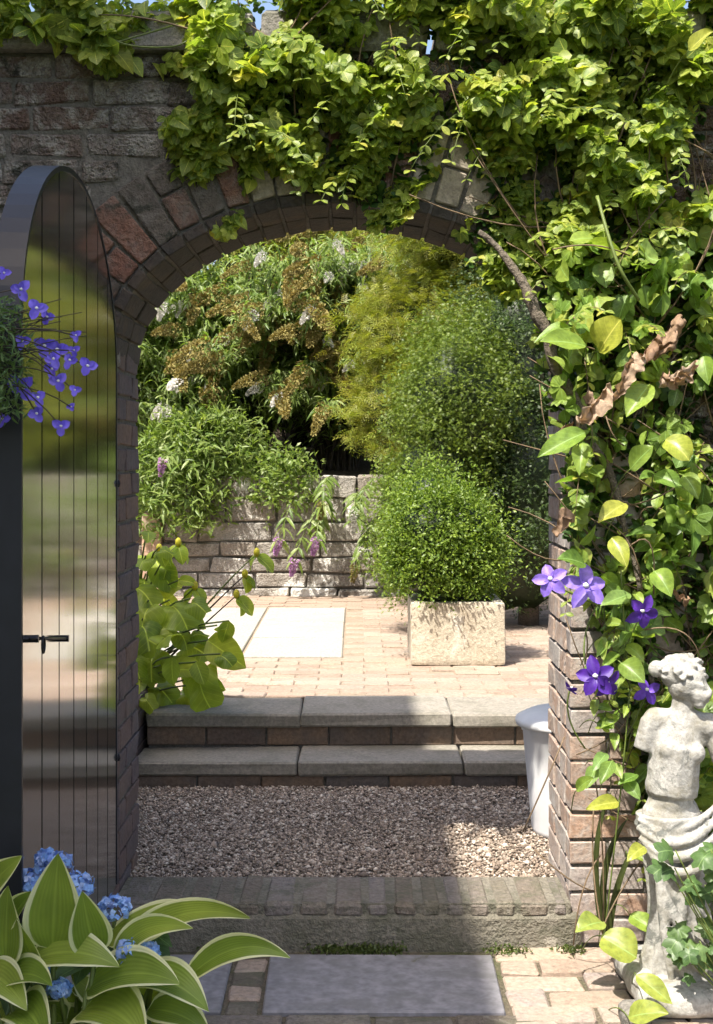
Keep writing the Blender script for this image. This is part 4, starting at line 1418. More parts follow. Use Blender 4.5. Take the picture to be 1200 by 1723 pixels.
# woody stem that arches along the right side of the opening
ws = catmull([at(1095, 1570, 3.93), at(1110, 1300, 3.95), at(1090, 1050, 3.94), at(1045, 850, 3.93), at(985, 720, 3.9), at(925, 580, 3.86), at(895, 500, 3.86), at(860, 440, 3.88), at(800, 390, 3.9)], 8)
V, Fc = tube_vf([p + Vector((mnoise.noise(p * 9) * .022, 0, mnoise.noise(p * 13) * .012)) for p in ws], [(.009 + .009 * math.sin(math.pi * min(1, max(0, (i / len(ws) - .35) * 1.8)))) * (1 + .35 * mnoise.noise(Vector((i * .7, 2.2, 0)))) for i in range(len(ws))], 10)
obj('woody_stem', V, Fc, M_BARK, rc, True)
V, Fc = tube_vf(catmull([at(1005, 330, 3.75), at(1025, 400, 3.7), at(1045, 455, 3.68), at(1075, 505, 3.72)], 6), .005, 7); obj('green_stem', V, Fc, M_STEM, rc, True)
for a, b_, c in [((930, 420), (1000, 400), (1060, 430)), ((1000, 560), (970, 540), (962, 530)), ((1020, 700), (1030, 740), (1050, 750)), ((1060, 850), (1120, 840), (1160, 800)), ((1050, 930), (1110, 860), (1100, 1000)), ((1085, 1060), (1170, 1040), (1180, 1120)), ((985, 1115), (992, 1080), (985, 1060)), ((1000, 1300), (1020, 1420), (1015, 1560)), ((880, 1400), (930, 1290), (950, 1240)), ((970, 1270), (1050, 1240), (1060, 1200)), ((900, 1430), (960, 1490), (1000, 1500)), ((965, 1590), (975, 1480), (1010, 1440))]:
    V, Fc = tube_vf(bez(at(*a, 3.74), at(*b_, 3.70), at(*c, 3.76), 8), .0022, 5); obj('tendril', V, Fc, M_TWIG, rc, True)
# big dead leaves caught in the climber
def crumple(name, pts, w, root, mat, seed):
    c = catmull(pts, 14)
    n = len(c) - 1; m = 14
    V = []
    for i, p in enumerate(c):
        t = i / n
        tg = (c[min(i + 1, n)] - c[max(i - 1, 0)]).normalized()
        sd = tg.cross(Vector((0, -1, 0))).normalized()
        ww = w * (math.sin(math.pi * (.08 + .87 * t)) ** .6) * (1 + .35 * mnoise.noise(Vector((t * 6, seed, 0))))
        for j in range(m + 1):
            s = j / m * 2 - 1
            q = p + sd * s * ww * .5
            nn = Vector((mnoise.noise(q * 55 + Vector((seed, 0, 0))), mnoise.noise(q * 40 + Vector((0, seed, 0))) * 1.6, mnoise.noise(q * 55 + Vector((0, 0, seed))))) * .014 + Vector((0, mnoise.noise(q * 120) * .010, mnoise.noise(q * 130 + Vector((5, 0, 0))) * .006))
            V.append(q + nn + Vector((0, -.016 * math.cos(s * 2.6 + t * 2 + seed), .006 * math.sin(s * 3 + t * 5))))
    Fc = [(i * (m + 1) + j, i * (m + 1) + j + 1, (i + 1) * (m + 1) + j + 1, (i + 1) * (m + 1) + j) for i in range(n) for j in range(m)]
    return obj(name, V, Fc, mat, root, True, {'lt': np.zeros((len(V), 3))})
rl = random.Random(17)
for k, (a, b_, w) in enumerate([((1148, 532), (1104, 600), .044), ((1112, 572), (1070, 612), .026), ((1078, 596), (1036, 672), .040), ((1032, 650), (966, 722), .044), ((1010, 700), (985, 668), .03), ((1176, 612), (1108, 650), .034), ((1150, 640), (1120, 628), .026), ((962, 716), (934, 756), .022), ((955, 860), (935, 900), .03), ((1160, 1010), (1130, 1000), .02)]):
    m_ = ((a[0] + b_[0]) / 2 + rl.uniform(-12, 12), (a[1] + b_[1]) / 2 + rl.uniform(-12, 12))
    Y = 3.62 + rl.uniform(-.03, .03)
    crumple('dead_leaf', [at(*a, Y), at(*m_, Y - .02), at(*b_, Y)], w, rc, M_DEAD, k * 7)

# clematis flowers
def petal_mesh(mat, L=1.0, W=.62, kind='petal', tip=.25):
    lv, lf, la = leaf_vf(L, W, kind, 6, 2, .22, tip, .06)
    return mesh_from(lv, lf, mat, True, {'lt': la}, 'petal')
def flower(root, c, r, mat_mesh, nrm, npet, roll, eye_r, tiltp=.15, centre=M_EYE):
    fl = bpy.data.objects.new('flower', eye_mesh(eye_r * r, centre)); link(fl, root)
    n = Vector(nrm).normalized()
    fl.matrix_basis = Matrix.Translation(c)
    q = n.to_track_quat('Z', 'Y').to_matrix()
    for k in range(npet):
        a = roll + 2 * math.pi * k / npet + random.uniform(-.08, .08)
        rot = q @ Matrix.Rotation(a, 3, 'Z') @ Matrix.Rotation(tiltp + random.uniform(-.12, .12), 3, 'X')
        o = bpy.data.objects.new('petal', mat_mesh); col.objects.link(o); o.parent = fl
        o.matrix_parent_inverse = Matrix.Identity(4)
        o.matrix_basis = rot.to_4x4() @ Matrix.Diagonal((r, r * random.uniform(.9, 1.08), r, 1))
    return fl
def eye_mesh(r, mat):
    V, Fc = ico(Vector((0, 0, r * .5)), (r, r, r * .8), None, 1)
    return mesh_from(V, Fc, mat, True, None, 'flower')
clem = empty('clematis', (.86, 3.9, 0)); tag(clem, 'clematis with violet star flowers climbing the right jamb', 'clematis')
pm = {k: petal_mesh(m) for k, m in (('v', P_VIOLET), ('l', P_LILAC), ('d', P_DEEP))}
for i, (x, y, r_, k, nr, np_, roll) in enumerate([(926, 976, 32, 'l', (-.25, -.9, .25), 5, .3), (986, 988, 40, 'l', (.05, -.9, .35), 5, 1.3), (1081, 1030, 31, 'd', (.2, -.9, -.1), 5, .8), (1002, 1140, 36, 'd', (-.2, -.85, .2), 5, .2), (1022, 1150, 28, 'd', (.4, -.75, -.2), 4, .9), (1089, 1162, 26, 'v', (.0, -.95, .1), 4, .5), (962, 1158, 16, 'd', (-.6, -.4, -.7), 4, .2)]):
    Y = 3.66
    flower(clem, at(x, y, Y), r_ * Y / F, pm[k], nr, np_, roll, .16)
for a, b_, c in [((985, 1118), (975, 1060), (1010, 1010)), ((926, 980), (960, 1000), (1010, 1020)), ((986, 990), (1010, 1010), (1045, 1010)), ((1081, 1035), (1060, 1060), (1050, 1110)), ((1045, 960), (1050, 1060), (1060, 1160)), ((1060, 1160), (1050, 1300), (1015, 1590)), ((1089, 1165), (1075, 1200), (1055, 1240)), ((962, 1155), (940, 1200), (985, 1260))]:
    V, Fc = tube_vf(bez(at(*a, 3.69), at(*b_, 3.72), at(*c, 3.74), 8), .0024, 5); obj('stem', V, Fc, M_STEM, clem, True)
rl = random.Random(3)
for i in range(26):
    t = rl.random()
    x, y = 1045 + rl.uniform(-45, 30), 960 + rl.uniform(0, 380)
    a = rl.uniform(0, 6.28); L_ = rl.uniform(22, 42)
    px_leaf(clem, (x, y), (x + L_ * math.cos(a), y + L_ * abs(math.sin(a)) * .9 + 4), L_ * .6, 3.72, L_BIG, 'ovate', (-.3 + rl.uniform(-.3, .3), -.8, .5 + rl.uniform(-.3, .3)), seed=i, n=7, m=2)

# lobed foliage that hangs in front of the statue at the edge
ge = empty('lobed_leaf_plant', (1.02, 3.42, 0)); tag(ge, 'grey green lobed leaf plant growing in front of the statue drapery', 'plant')
GL = leaf_meshes([lobed_vf(1, 5, .42, 3, .1, 3), lobed_vf(1, 7, .36, 5, .14, 3)], L_GERAN)
rl = random.Random(8)
for i in range(34):
    x, y = rl.uniform(1118, 1290), rl.uniform(1420, 1600)
    if x < 1140 and (y > 1560 or y < 1430): continue
    Y = rl.uniform(3.36, 3.50)
    dv = np.array([[rl.uniform(-1, .5), -.5, rl.uniform(-.9, .2)]]); uv = np.array([[rl.uniform(-.5, .3), -.7, rl.uniform(.3, 1)]])
    Rm = frames(dv, uv)[0]
    s = rl.uniform(.045, .075)
    inst('leaf', rl.choice(GL), ge, at(x, y, Y), Matrix(Rm.tolist()), (s, s, s))
    V, Fc = tube_vf(bez(at(x, y, Y), at(x + 30, y + 60, Y + .02), Vector((1.03, 3.44, .0)), 6), .0018, 4); obj('stem', V, Fc, M_STEM, ge, True)
for i, (x, y) in enumerate([(1010 / 1 + 140, 1612), (1140, 1600), (1165, 1640)]):
    s = .035
    inst('leaf', GL[0], ge, at(x, y, 3.42), Matrix(frames(np.array([[-.6, -.3, -.5]]), np.array([[-.2, -.8, .6]]))[0].tolist()), (s, s, s))

# ------------------------------------------------------------------ shrubs behind the terrace
LANCE = leaf_vf(1, .30, 'lance', 4, 1, .2, .35)
TINY = leaf_vf(1, .55, 'ovate', 2, 1, .15, .1)
SPRAY = join_vf([leaf_vf(.34, .09, 'lance', 2, 1, .1, .1, y0=.0 + .14 * k, x0=0, ang=0) if False else leaf_vf(.36, .11, 'lance', 2, 1, .1, .15, 0, .0, 0, a) for k, a in enumerate((-1.2, -.5, 0, .5, 1.2))])
FEATHER = join_vf([(lambda V, Fc, A: (V + np.array([0, .16 * k, -.02 * k * k]), Fc, A))(*leaf_vf(.34 * (1 - .08 * k), .085, 'lance', 2, 1, .1, .2, 0, 0, 0, s * 1.0)) for k in range(5) for s in (-1, 1)] + [leaf_vf(.95, .03, 'lance', 3, 1, 0, .35)])


def panicle_mesh(mat, seed, n=420, L=1.0, R_=.17):
    r = np.random.default_rng(seed)
    t = r.random(n) ** .9
    rad = R_ * (1 - t) ** .7 * r.uniform(.55, 1.1, n) + .012
    a = r.uniform(0, 6.28, n)
    P = np.stack([rad * np.cos(a), t * L, rad * np.sin(a) - .25 * t * t], 1)
    out = norm(np.stack([np.cos(a), np.full(n, .35), np.sin(a)], 1))
    Rm = frames(norm(out + r.normal(size=(n, 3)) * .3), norm(r.normal(size=(n, 3))))
    V, Fc, rr, aa = scatter(P, Rm, r.uniform(.045, .08, n), leaf_vf(1, .9, 'round', 2, 1, .3, .2), r)
    return mesh_from(V, Fc, mat, True, {'rnd': rr, 'lt': aa}, 'flower_spike')
PAN = {k: [panicle_mesh(m, 50 + i) for i in range(2)] for k, m in (('b', P_BROWN), ('w', P_WHITE), ('p', P_PINK))}


def buddleia(label, base, height, spread, nst, rg, kinds, nfl, mat=None, fwd=-.35, llen=(.06, .115)):
    root = empty('buddleia', base); tag(root, label, 'shrub', 'flowering shrubs above the low stone wall')
    P = []; Dv = []; Uv = []; tips = []
    mb = MB()
    for i in range(nst):
        az = rg.uniform(0, 2 * math.pi)
        dh = Vector((math.cos(az), math.sin(az) * .8 + fwd, 0))
        h = height * rg.uniform(.36, 1.0); sp = spread * rg.uniform(.25, 1.0) * (1.25 - .5 * h / height)
        p0 = Vector(base) + Vector((rg.uniform(-.15, .15), rg.uniform(-.1, .1), 0))
        p1 = p0 + Vector((0, 0, h * 1.15)) + dh * sp * .35
        p2 = p0 + Vector((0, 0, h * rg.uniform(.78, 1.0))) + dh * sp
        c = bez(p0, p1, p2, 14)
        V, Fc = tube_vf(c[::2], [.010 * (1 - .8 * k / 7) + .001 for k in range(8)], 4, False); mb.add(V, Fc)
        for k in range(3, 15):
            if rg.random() < (.25 if k < 6 else .0): continue
            tg = (c[min(k + 1, 14)] - c[k - 1]).normalized()
            for rep in range(7 if k > 6 else 3):
                side = Vector((rg.normal(), rg.normal(), rg.normal() * .5)); side = (side - tg * side.dot(tg)).normalized()
                # short side shoots carry the leaves out into the crown
                q = c[k] + side * rg.uniform(.0, .16) * (1 if k < 12 else .5) + tg * rg.uniform(-.08, .08)
                for l in range(2):
                    P.append(q + side * .01); d = side * (1 if l == 0 else -.6) + tg * .5 + Vector((0, 0, -.45)); Dv.append(d); Uv.append(Vector((0, -.15, 1)) + side * .2 + Vector((rg.normal() * .35, rg.normal() * .35, 0)))
        tips.append((c[14], (c[14] - c[12]).normalized()))
    mb.build('stems', M_DARKTWIG, root, True)
    P = np.array(P); S_ = rg.uniform(llen[0], llen[1], len(P))
    scatter_obj('foliage', [(P, frames(np.array(Dv), np.array(Uv)), S_, LANCE)], mat or L_SHRUB, root, rg, True, 'stuff')
    tips.sort(key=lambda q: q[0].y - .25 * q[0].z)
    for i, (p, tg) in enumerate(tips[:nfl]):
        k = kinds[i % len(kinds)]
        d = tg * .35 + Vector((-.55 + rg.normal() * .55, -.45 + rg.normal() * .25, -.12 + rg.normal() * .22))
        s = rg.uniform(.26, .46) if k == 'b' else rg.uniform(.10, .17)
        w = s * (.9 if k == 'b' else 1.7)
        Rm = frames(np.array([list(d)]), np.array([[0, 0, 1.0]]))[0]
        inst('flower_spike', PAN[k][i % 2], root, p, Matrix(Rm.tolist()), (w, s, w))
    return root


rg = np.random.default_rng(31)
for lab, bx_, by_, bz_, h, sp, ns, kinds, nf, mt in [
    ('tall flowering shrub with brown spent spikes behind the left half of the stone wall', -.95, 11.9, 1.2, 2.1, 1.2, 165, 'bbw', 50, None),
    ('flowering shrub with brown and white spikes at the centre behind the stone wall', -.15, 11.7, 1.2, 2.05, 1.1, 160, 'bwb', 48, None),
    ('greyish shrub with white flower spikes nearest the conifer behind the wall', .55, 12.1, 1.3, 2.2, .95, 120, 'wb', 28, None),
    ('leafy green shrub crowding the left jamb behind the stone wall', -1.85, 11.7, 1.0, 2.0, .95, 110, 'bw', 16, None),
    ('taller shrub with dull spikes behind the central flowering shrub', -.5, 12.9, 1.4, 2.6, 1.2, 110, 'b', 30, L_OLIVE)]:
    buddleia(lab, (bx_, by_, bz_), h, sp, ns, rg, kinds, nf, mt)


def shrub(name, label, blobs, mat, leaf, size, rg, cat='shrub', group=None, core_mat=None, loc=None, trunk=None, jd=.7, ju=.6, up=(0, 0, .6), flat=.7, sprigs=28):
    c0 = blobs[0][0]
    root = empty(name, loc or (c0[0], c0[1], TZ)); tag(root, label, cat, group)
    groups = []
    for c, r_, nc, per, cr in blobs:
        P, o = clumpy(c, r_, nc, per, cr, rg, flat=flat)
        groups.append((P, leaf_frames(o, rg, jd, ju, up), rg.uniform(size[0], size[1], len(P)), leaf))
    if sprigs:
        for c, r_, nc, per, cr in blobs:
            d = norm(rg.normal(size=(sprigs, 3)) + np.array([0, -.4, .5]))
            st_ = np.array(c) + d * np.array(r_) * .95
            ln = rg.uniform(.06, .16, sprigs)
            tt = np.linspace(0, 1, 9)
            dd = norm(d + rg.normal(size=d.shape) * .35 + np.array([0, 0, .3]))
            P = (st_[:, None] + dd[:, None] * (ln[:, None] * tt[None])[..., None]).reshape(-1, 3) + rg.normal(size=(sprigs * 9, 3)) * .006
            groups.append((P, leaf_frames(np.repeat(dd, 9, 0), rg, .6, .6, up), rg.uniform(size[0], size[1], len(P)) * .9, leaf))
    scatter_obj('crown', groups, mat, root, rg, True, 'stuff')
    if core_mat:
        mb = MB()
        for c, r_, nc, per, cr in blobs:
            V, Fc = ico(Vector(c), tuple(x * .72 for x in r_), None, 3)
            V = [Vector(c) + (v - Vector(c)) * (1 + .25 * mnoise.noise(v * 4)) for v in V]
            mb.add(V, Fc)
        mb.build('dark_core', core_mat, root, True)  # solid dark core added to stop light showing through the crown
    if trunk:
        for a, b_, r0, r1 in trunk:
            V, Fc = tube_vf(bez(a, (Vector(a) + Vector(b_)) / 2 + Vector((.03, .02, 0)), b_, 6), [r0 + (r1 - r0) * k / 6 for k in range(7)], 8); obj('trunk', V, Fc, M_BARK, root, True)
    return root


shrub('box_shrub', 'rounded bright green box shrub growing in the stone trough', [((.46, 7.25, .90), (.25, .26, .26), 240, 70, .045), ((.60, 7.27, .84), (.17, .2, .20), 130, 70, .045), ((.40, 7.2, 1.02), (.24, .2, .26), 130, 60, .05), ((.37, 7.2, .80), (.19, .2, .14), 90, 60, .04), ((.56, 7.22, 1.06), (.16, .16, .2), 60, 50, .06), ((.38, 7.36, 1.14), (.16, .16, .26), 90, 50, .06)], L_BOX, TINY, (.015, .027), rg, 'shrub', None, L_DARK, (.5, 7.25, TZ + .31), [((.5, 7.26, TZ + .3), (.47, 7.26, 1.0), .02, .012)])
shrub('yew', 'upright yew coloured as the shaded right half of the conifers behind the stone trough', [((1.05, 8.75, 1.15), (.50, .45, .95), 460, 80, .06), ((1.12, 8.85, 2.0), (.46, .42, .78), 380, 80, .06), ((1.40, 8.7, 1.0), (.35, .4, .8), 200, 60, .06)], L_YEW_SHADED, SPRAY, (.03, .055), rg, 'tree', None, L_DARK, (1.1, 8.75, TZ), [((1.1, 8.75, TZ - .02), (1.1, 8.75, 1.7), .07, .03)])
shrub('lit_conifer', 'conifer coloured as the sunlit left half, rising directly behind the box shrub', [((.50, 8.45, 1.15), (.33, .32, .70), 330, 80, .05), ((.62, 8.5, 1.80), (.36, .36, .52), 300, 80, .055), ((.42, 8.4, .8), (.28, .28, .4), 160, 70, .05)], L_YEW_LIT, SPRAY, (.03, .055), rg, 'tree', None, L_DARK, (.55, 8.5, TZ), [((.55, 8.5, TZ - .02), (.55, 8.5, 1.5), .05, .02)])
shrub('golden_conifer', 'feathery golden green conifer above the dark yew', [((.60, 9.9, 2.30), (.60, .45, .50), 150, 44, .10), ((1.15, 9.9, 2.65), (.70, .5, .6), 170, 44, .11), ((.85, 9.9, 3.15), (.6, .45, .5), 130, 44, .11), ((.38, 9.6, 1.75), (.38, .35, .50), 110, 44, .09)], L_OLIVE, FEATHER, (.075, .14), rg, 'tree', None, L_DARK, (.8, 10.05, TZ), [((.8, 10.05, TZ - .02), (.85, 10.05, 2.8), .08, .03)], .45, .4, (0, 0, 1.2), .25)
shrub('wall_shrub', 'low loose green shrub spilling over the left end of the stone wall', [((-1.40, 10.70, 1.20), (.40, .32, .50), 150, 34, .08), ((-1.15, 10.75, 1.45), (.4, .3, .35), 80, 34, .08)], L_SHRUB, LANCE, (.05, .10), rg, 'shrub', None, None, (-1.3, 10.95, 1.2), None, .7, .6, (0, 0, .6))
shrub('tuft_shrub', 'small fresh green tuft hanging over the middle of the stone wall', [((-.55, 10.58, 1.20), (.24, .18, .26), 55, 30, .06)], L_SHRUB, TINY, (.03, .06), rg, 'shrub', None, None, (-.55, 10.9, 1.2))
for i, (x, y, h, lab) in enumerate([(-2.6, 13.6, 3.6, 'dark evergreen at the far left behind the flowering shrubs'), (-.7, 14.6, 4.2, 'dark evergreen in the middle behind the flowering shrubs'), (1.2, 14.2, 4.0, 'dark evergreen behind the golden conifer'), (2.9, 12.6, 3.8, 'dark evergreen at the far right behind the yew')]):
    shrub('evergreen_tree', lab, [((x, y, 2.0), (1.15, .7, 1.5), 300, 40, .16), ((x, y, 2.0 + h * .35), (.95, .7, 1.3), 260, 40, .16)], L_DARK, SPRAY, (.14, .22), rg, 'tree', 'evergreens at the back of the garden', L_DARK, (x, y, 1.5), [((x, y, 1.2), (x, y, 3), .1, .05)])

# wisps of flowering stems in front of the stone wall
wsp = empty('trailing_stems', (.0, 10.58, 1.2)); tag(wsp, 'drooping flowering stems with mauve spikes hanging before the stone wall', 'plant')
rl = np.random.default_rng(5)
for i, (a, b_, k) in enumerate([((640, 800), (600, 870), 'w'), ((610, 830), (598, 860), 'w'), ((530, 800), (470, 905), 'p'), ((560, 830), (497, 940), 'p'), ((560, 850), (533, 905), 'p'), ((650, 860), (612, 922), 'w'), ((640, 880), (600, 950), 'b'), ((340, 770), (276, 772), 'p'), ((560, 800), (545, 845), 'b')]):
    p0, p2 = at(*a, 10.55), at(*b_, 10.3)
    p1 = (p0 + p2) / 2 + Vector((-.05, -.05, .10))
    c = bez(p0, p1, p2, 8)
    V, Fc = tube_vf(c, .004, 4); obj('stem', V, Fc, M_STEM, wsp, True)
    P = []; Dv = []
    for q in c[1:]:
        for s in (-1, 1, .4):
            P.append(q); Dv.append((s * .8 + rl.normal() * .2, -.4 + rl.normal() * .3, -.55))
    scatter_obj('foliage', [(np.array(P), frames(np.array(Dv), norm(np.array([[0, -.4, 1]] * len(P)) + rl.normal(size=(len(P), 3)) * .3)), rl.uniform(.09, .15, len(P)), LANCE)], L_SHRUB, wsp, rl)
    s = .13
    inst('flower_spike', PAN[k][i % 2], wsp, p2, Matrix(frames(np.array([[-.2, -.2, -.8]]), np.array([[0, -1, .2]]))[0].tolist()), (s * 1.5, s, s * 1.5))

# ------------------------------------------------------------------ broad-leaved plant by the steps
tp = empty('broad_leaf_plant', (-.93, 5.95, .34)); tag(tp, 'bright broad leaved plant with yellow buds at the left of the steps', 'plant')
TL = leaf_meshes([lobed_vf(1, 4, .22, 2, .16, 4), leaf_vf(1, .82, 'round', 8, 3, .16, .3, .04, seed=3), lobed_vf(1, 5, .2, 6, .2, 4)], L_TULIP)
rl = random.Random(12)
tl = [(262, 960, 70), (245, 985, 74), (285, 1030, 84), (262, 1000, 60), (310, 1100, 80), (350, 1100, 86), (330, 1150, 84), (255, 1110, 82), (285, 1145, 70), (258, 1165, 70), (240, 1060, 80), (300, 1070, 56), (268, 930, 40), (320, 1020, 48), (250, 1030, 70), (345, 1070, 60), (275, 1090, 60), (240, 1130, 60), (310, 1160, 60), (225, 1000, 70), (215, 1080, 80), (220, 950, 60), (365, 1060, 30), (385, 1055, 40), (250, 905, 36), (345, 1165, 58), (300, 1178, 52), (262, 1185, 50), (240, 1180, 46), (330, 1125, 50), (290, 1118, 46), (370, 1110, 40), (320, 1075, 40), (255, 1075, 46), (275, 1010, 40), (300, 985, 36), (282, 960, 34), (245, 945, 40), (270, 1130, 44), (350, 1140, 40), (310, 1140, 44), (235, 1150, 50), (222, 1120, 60), (360, 1085, 34)]
for i, (x, y, s) in enumerate(tl):
    s = s * rl.uniform(.72, .95)
    Y = 5.80 + rl.uniform(-.22, .22)
    dv = np.array([[rl.uniform(-.2, 1.0), rl.uniform(-.7, .0), rl.uniform(-.9, .25)]]); uv = np.array([[rl.uniform(-.4, .4), -.75, rl.uniform(.2, .9)]])
    p = at(x, y - s * .3, Y)
    inst('leaf', TL[rl.randrange(3)], tp, p, Matrix(frames(dv, uv)[0].tolist()), (s * Y / F * 1.05 * rl.uniform(.75, 1.05), s * Y / F * 1.1, s * Y / F))
    V, Fc = tube_vf(bez((-.94 + rl.uniform(-.04, .04), 5.95, .33), (-.95, 5.95, p.z - .05), p, 7), .004, 5); obj('stem', V, Fc, M_STEM, tp, True)
for i, (x, y) in enumerate([(432, 932), (412, 968), (328, 988), (398, 1002), (300, 915), (268, 925)]):
    p = at(x, y, 5.8)
    V, Fc = tube_vf(bez((-.92, 5.92, .45), at(x - 80, y + 70, 5.85), p, 9), [.006 - .0004 * k for k in range(10)], 6); obj('stem', V, Fc, M_DARKTWIG if i in (1, 3) else M_STEM, tp, True)
    V, Fc = ico(p + Vector((0, 0, .006)), (.014, .014, .021), None, 2)
    bud = obj('bud', V, Fc, P_YELLOW, tp, True)
    for k in range(3):
        a = rl.uniform(0, 6.28)
        dv = np.array([[math.cos(a) * .8 + .2, math.sin(a) * .5, -.6]]); uv = np.array([[0, -.5, 1.0]])
        inst('leaf', TL[1], tp, p + Vector((0, 0, -.01)), Matrix(frames(dv, uv)[0].tolist()), (rl.uniform(.06, .10),) * 3)

# ------------------------------------------------------------------ hosta in the left foreground
HY = 2.34
hosta = empty('hosta', (-.50, HY, 0)); tag(hosta, 'large hosta with cream edged green leaves in the front left corner', 'hosta')
HB = Vector((-.50, HY, .02))
def hleaf(b, t, wpx, up=0.0, Y=HY, dyb=0.0, dyt=-.05, nrm=(-.1, -.75, .65), wave=.04, fold=.2, seed=0, twist=0, ctrl=None):
    p0, p2 = at(*b, Y + dyb), at(*t, Y + dyt)
    p1 = at(*ctrl, Y + (dyb + dyt) / 2) if ctrl else (p0 + p2) / 2 + Vector((0, -.01, up))
    curve_leaf('leaf', p0, p1, p2, wpx * 1.22 * Y / F, nrm, L_HOSTA, hosta, 'hosta', 16, 6, fold, wave, seed, twist)
    V, Fc = tube_vf(bez(HB + Vector((random.uniform(-.05, .05), random.uniform(-.05, .05), 0)), (HB + p0) / 2 + Vector((0, 0, .08)), p0, 6), [.007, .007, .006, .006, .005, .005, .004], 6)
    obj('stalk', V, Fc, M_STEM, hosta, True)
hl = [
    ((88, 1598), (98, 1436), 84, dict(nrm=(.12, -.95, .25), wave=.02, fold=.16)),
    ((160, 1602), (138, 1500), 62, dict(nrm=(.2, -.95, .2), wave=.02, fold=.2)),
    ((10, 1620), (14, 1490), 60, dict(nrm=(-.1, -.95, .2))),
    ((-30, 1500), (36, 1440), 44, dict(nrm=(.2, -.8, .5))),
    ((10, 1560), (52, 1500), 42, dict(nrm=(-.3, -.8, .4), dyb=.05)),
    ((50, 1618), (202, 1628), 66, dict(up=.045, nrm=(.0, -.62, .8))),
    ((70, 1640), (30, 1545), 70, dict(nrm=(-.35, -.8, .4), dyb=.03)),
    ((180, 1590), (340, 1528), 52, dict(up=.03, nrm=(-.1, -.6, .8), dyb=.08, dyt=.05, wave=.06)),
    ((215, 1592), (420, 1544), 46, dict(ctrl=(300, 1510), nrm=(.0, -.75, .6), wave=.09, fold=.25, dyb=.05)),
    ((195, 1608), (325, 1562), 40, dict(ctrl=(240, 1540), nrm=(.1, -.8, .5), dyb=.02, wave=.07)),
    ((310, 1652), (488, 1612), 42, dict(ctrl=(400, 1560), nrm=(-.05, -.7, .7), wave=.08, fold=.28, twist=.5)),
    ((145, 1668), (302, 1655), 78, dict(up=.05, nrm=(.05, -.6, .8), dyt=-.09)),
    ((225, 1650), (352, 1702), 66, dict(up=.05, nrm=(.15, -.55, .82), dyt=-.07, wave=.05)),
    ((140, 1700), (245, 1755), 96, dict(up=.055, nrm=(.05, -.6, .8), dyt=-.12)),
    ((250, 1700), (352, 1740), 60, dict(up=.03, nrm=(.2, -.55, .8))),
    ((10, 1655), (88, 1660), 56, dict(up=.04, nrm=(-.05, -.6, .8), dyt=-.1)),
    ((-30, 1640), (45, 1700), 60, dict(up=.04, nrm=(-.1, -.6, .8), dyt=-.1)),
    ((25, 1700), (80, 1760), 70, dict(up=.05, nrm=(-.1, -.65, .75), dyt=-.14)),
    ((85, 1640), (85, 1580), 50, dict(nrm=(.0, -.7, .5), dyb=.1, dyt=.1)),
    ((110, 1720), (40, 1690), 50, dict(up=.03, nrm=(-.3, -.6, .7), dyb=.05)),
    ((190, 1690), (120, 1640), 46, dict(nrm=(-.2, -.7, .6), dyb=.06, dyt=.06)),
    ((260, 1640), (300, 1618), 22, dict(nrm=(.2, -.8, .4), dyb=.05, dyt=.05)),
    ((-20, 1730), (30, 1640), 70, dict(nrm=(-.3, -.8, .4), dyb=.08, dyt=.08)),
    ((300, 1745), (330, 1690), 50, dict(nrm=(.3, -.7, .6), dyb=.1, dyt=.1)),
]
for i, (b, t, w, kw) in enumerate(hl): hleaf(b, t, w, seed=i, **kw)
for i in range(14):          # undergrowth leaves low in the clump
    rr = random.Random(70 + i)
    x, y = rr.uniform(-20, 300), rr.uniform(1640, 1800)
    a = rr.uniform(-.3, 3.4)
    hleaf((x, y), (x + 90 * math.cos(a), y - 40 * math.sin(a) - 10), rr.uniform(40, 66), up=.03, Y=HY + rr.uniform(.06, .16), nrm=(rr.uniform(-.4, .4), -.7, .5), seed=90 + i)

# ------------------------------------------------------------------ blue hydrangea behind it
hyd = empty('blue_hydrangea', (-.54, 2.46, 0)); tag(hyd, 'blue flowered hydrangea tucked behind the hosta leaves', 'hydrangea')
FLORET = join_vf([leaf_vf(.55, .55, 'round', 2, 1, .1, .12, 0, .02, 0, a) for a in (0, 1.57, 3.14, 4.71)])
def head(c, r_, n, seed):
    r = np.random.default_rng(seed)
    d = norm(r.normal(size=(n, 3))); d = d[d[:, 2] > -.55]
    P = np.array(c) + d * r_ * r.uniform(.88, 1.08, (len(d), 1)) * np.array([1, 1, .8])
    u = norm(d + r.normal(size=d.shape) * .25)
    return scatter_obj('flower_head', [(P, frames(norm(r.normal(size=d.shape)), u), r.uniform(.009, .016, len(d)), FLORET)], P_BLUE, hyd, r)
for i, (x, y, r_, Y) in enumerate([(92, 1455, 32, 2.84), (130, 1492, 30, 2.82), (50, 1488, 32, 2.84), (192, 1530, 28, 2.80), (28, 1488, 24, 2.86), (222, 1603, 28, 2.72), (60, 1625, 26, 2.74), (100, 1665, 20, 2.70), (25, 1615, 20, 2.74), (78, 1445, 18, 2.88), (252, 1600, 14, 2.70)]):
    Y -= .38; p = at(x, y, Y); head(p, r_ * Y / F * .92, 130, 200 + i)
    V, Fc = tube_vf(bez((-.54, 2.48, 0), (p.x, 2.48, p.z * .6), p, 6), .004, 5); obj('stem', V, Fc, M_STEM, hyd, True)
rr = random.Random(4)
HLF = leaf_meshes([leaf_vf(1, .62, 'ovate', 6, 2, .15, .25, .02)], L_GERAN)[0]
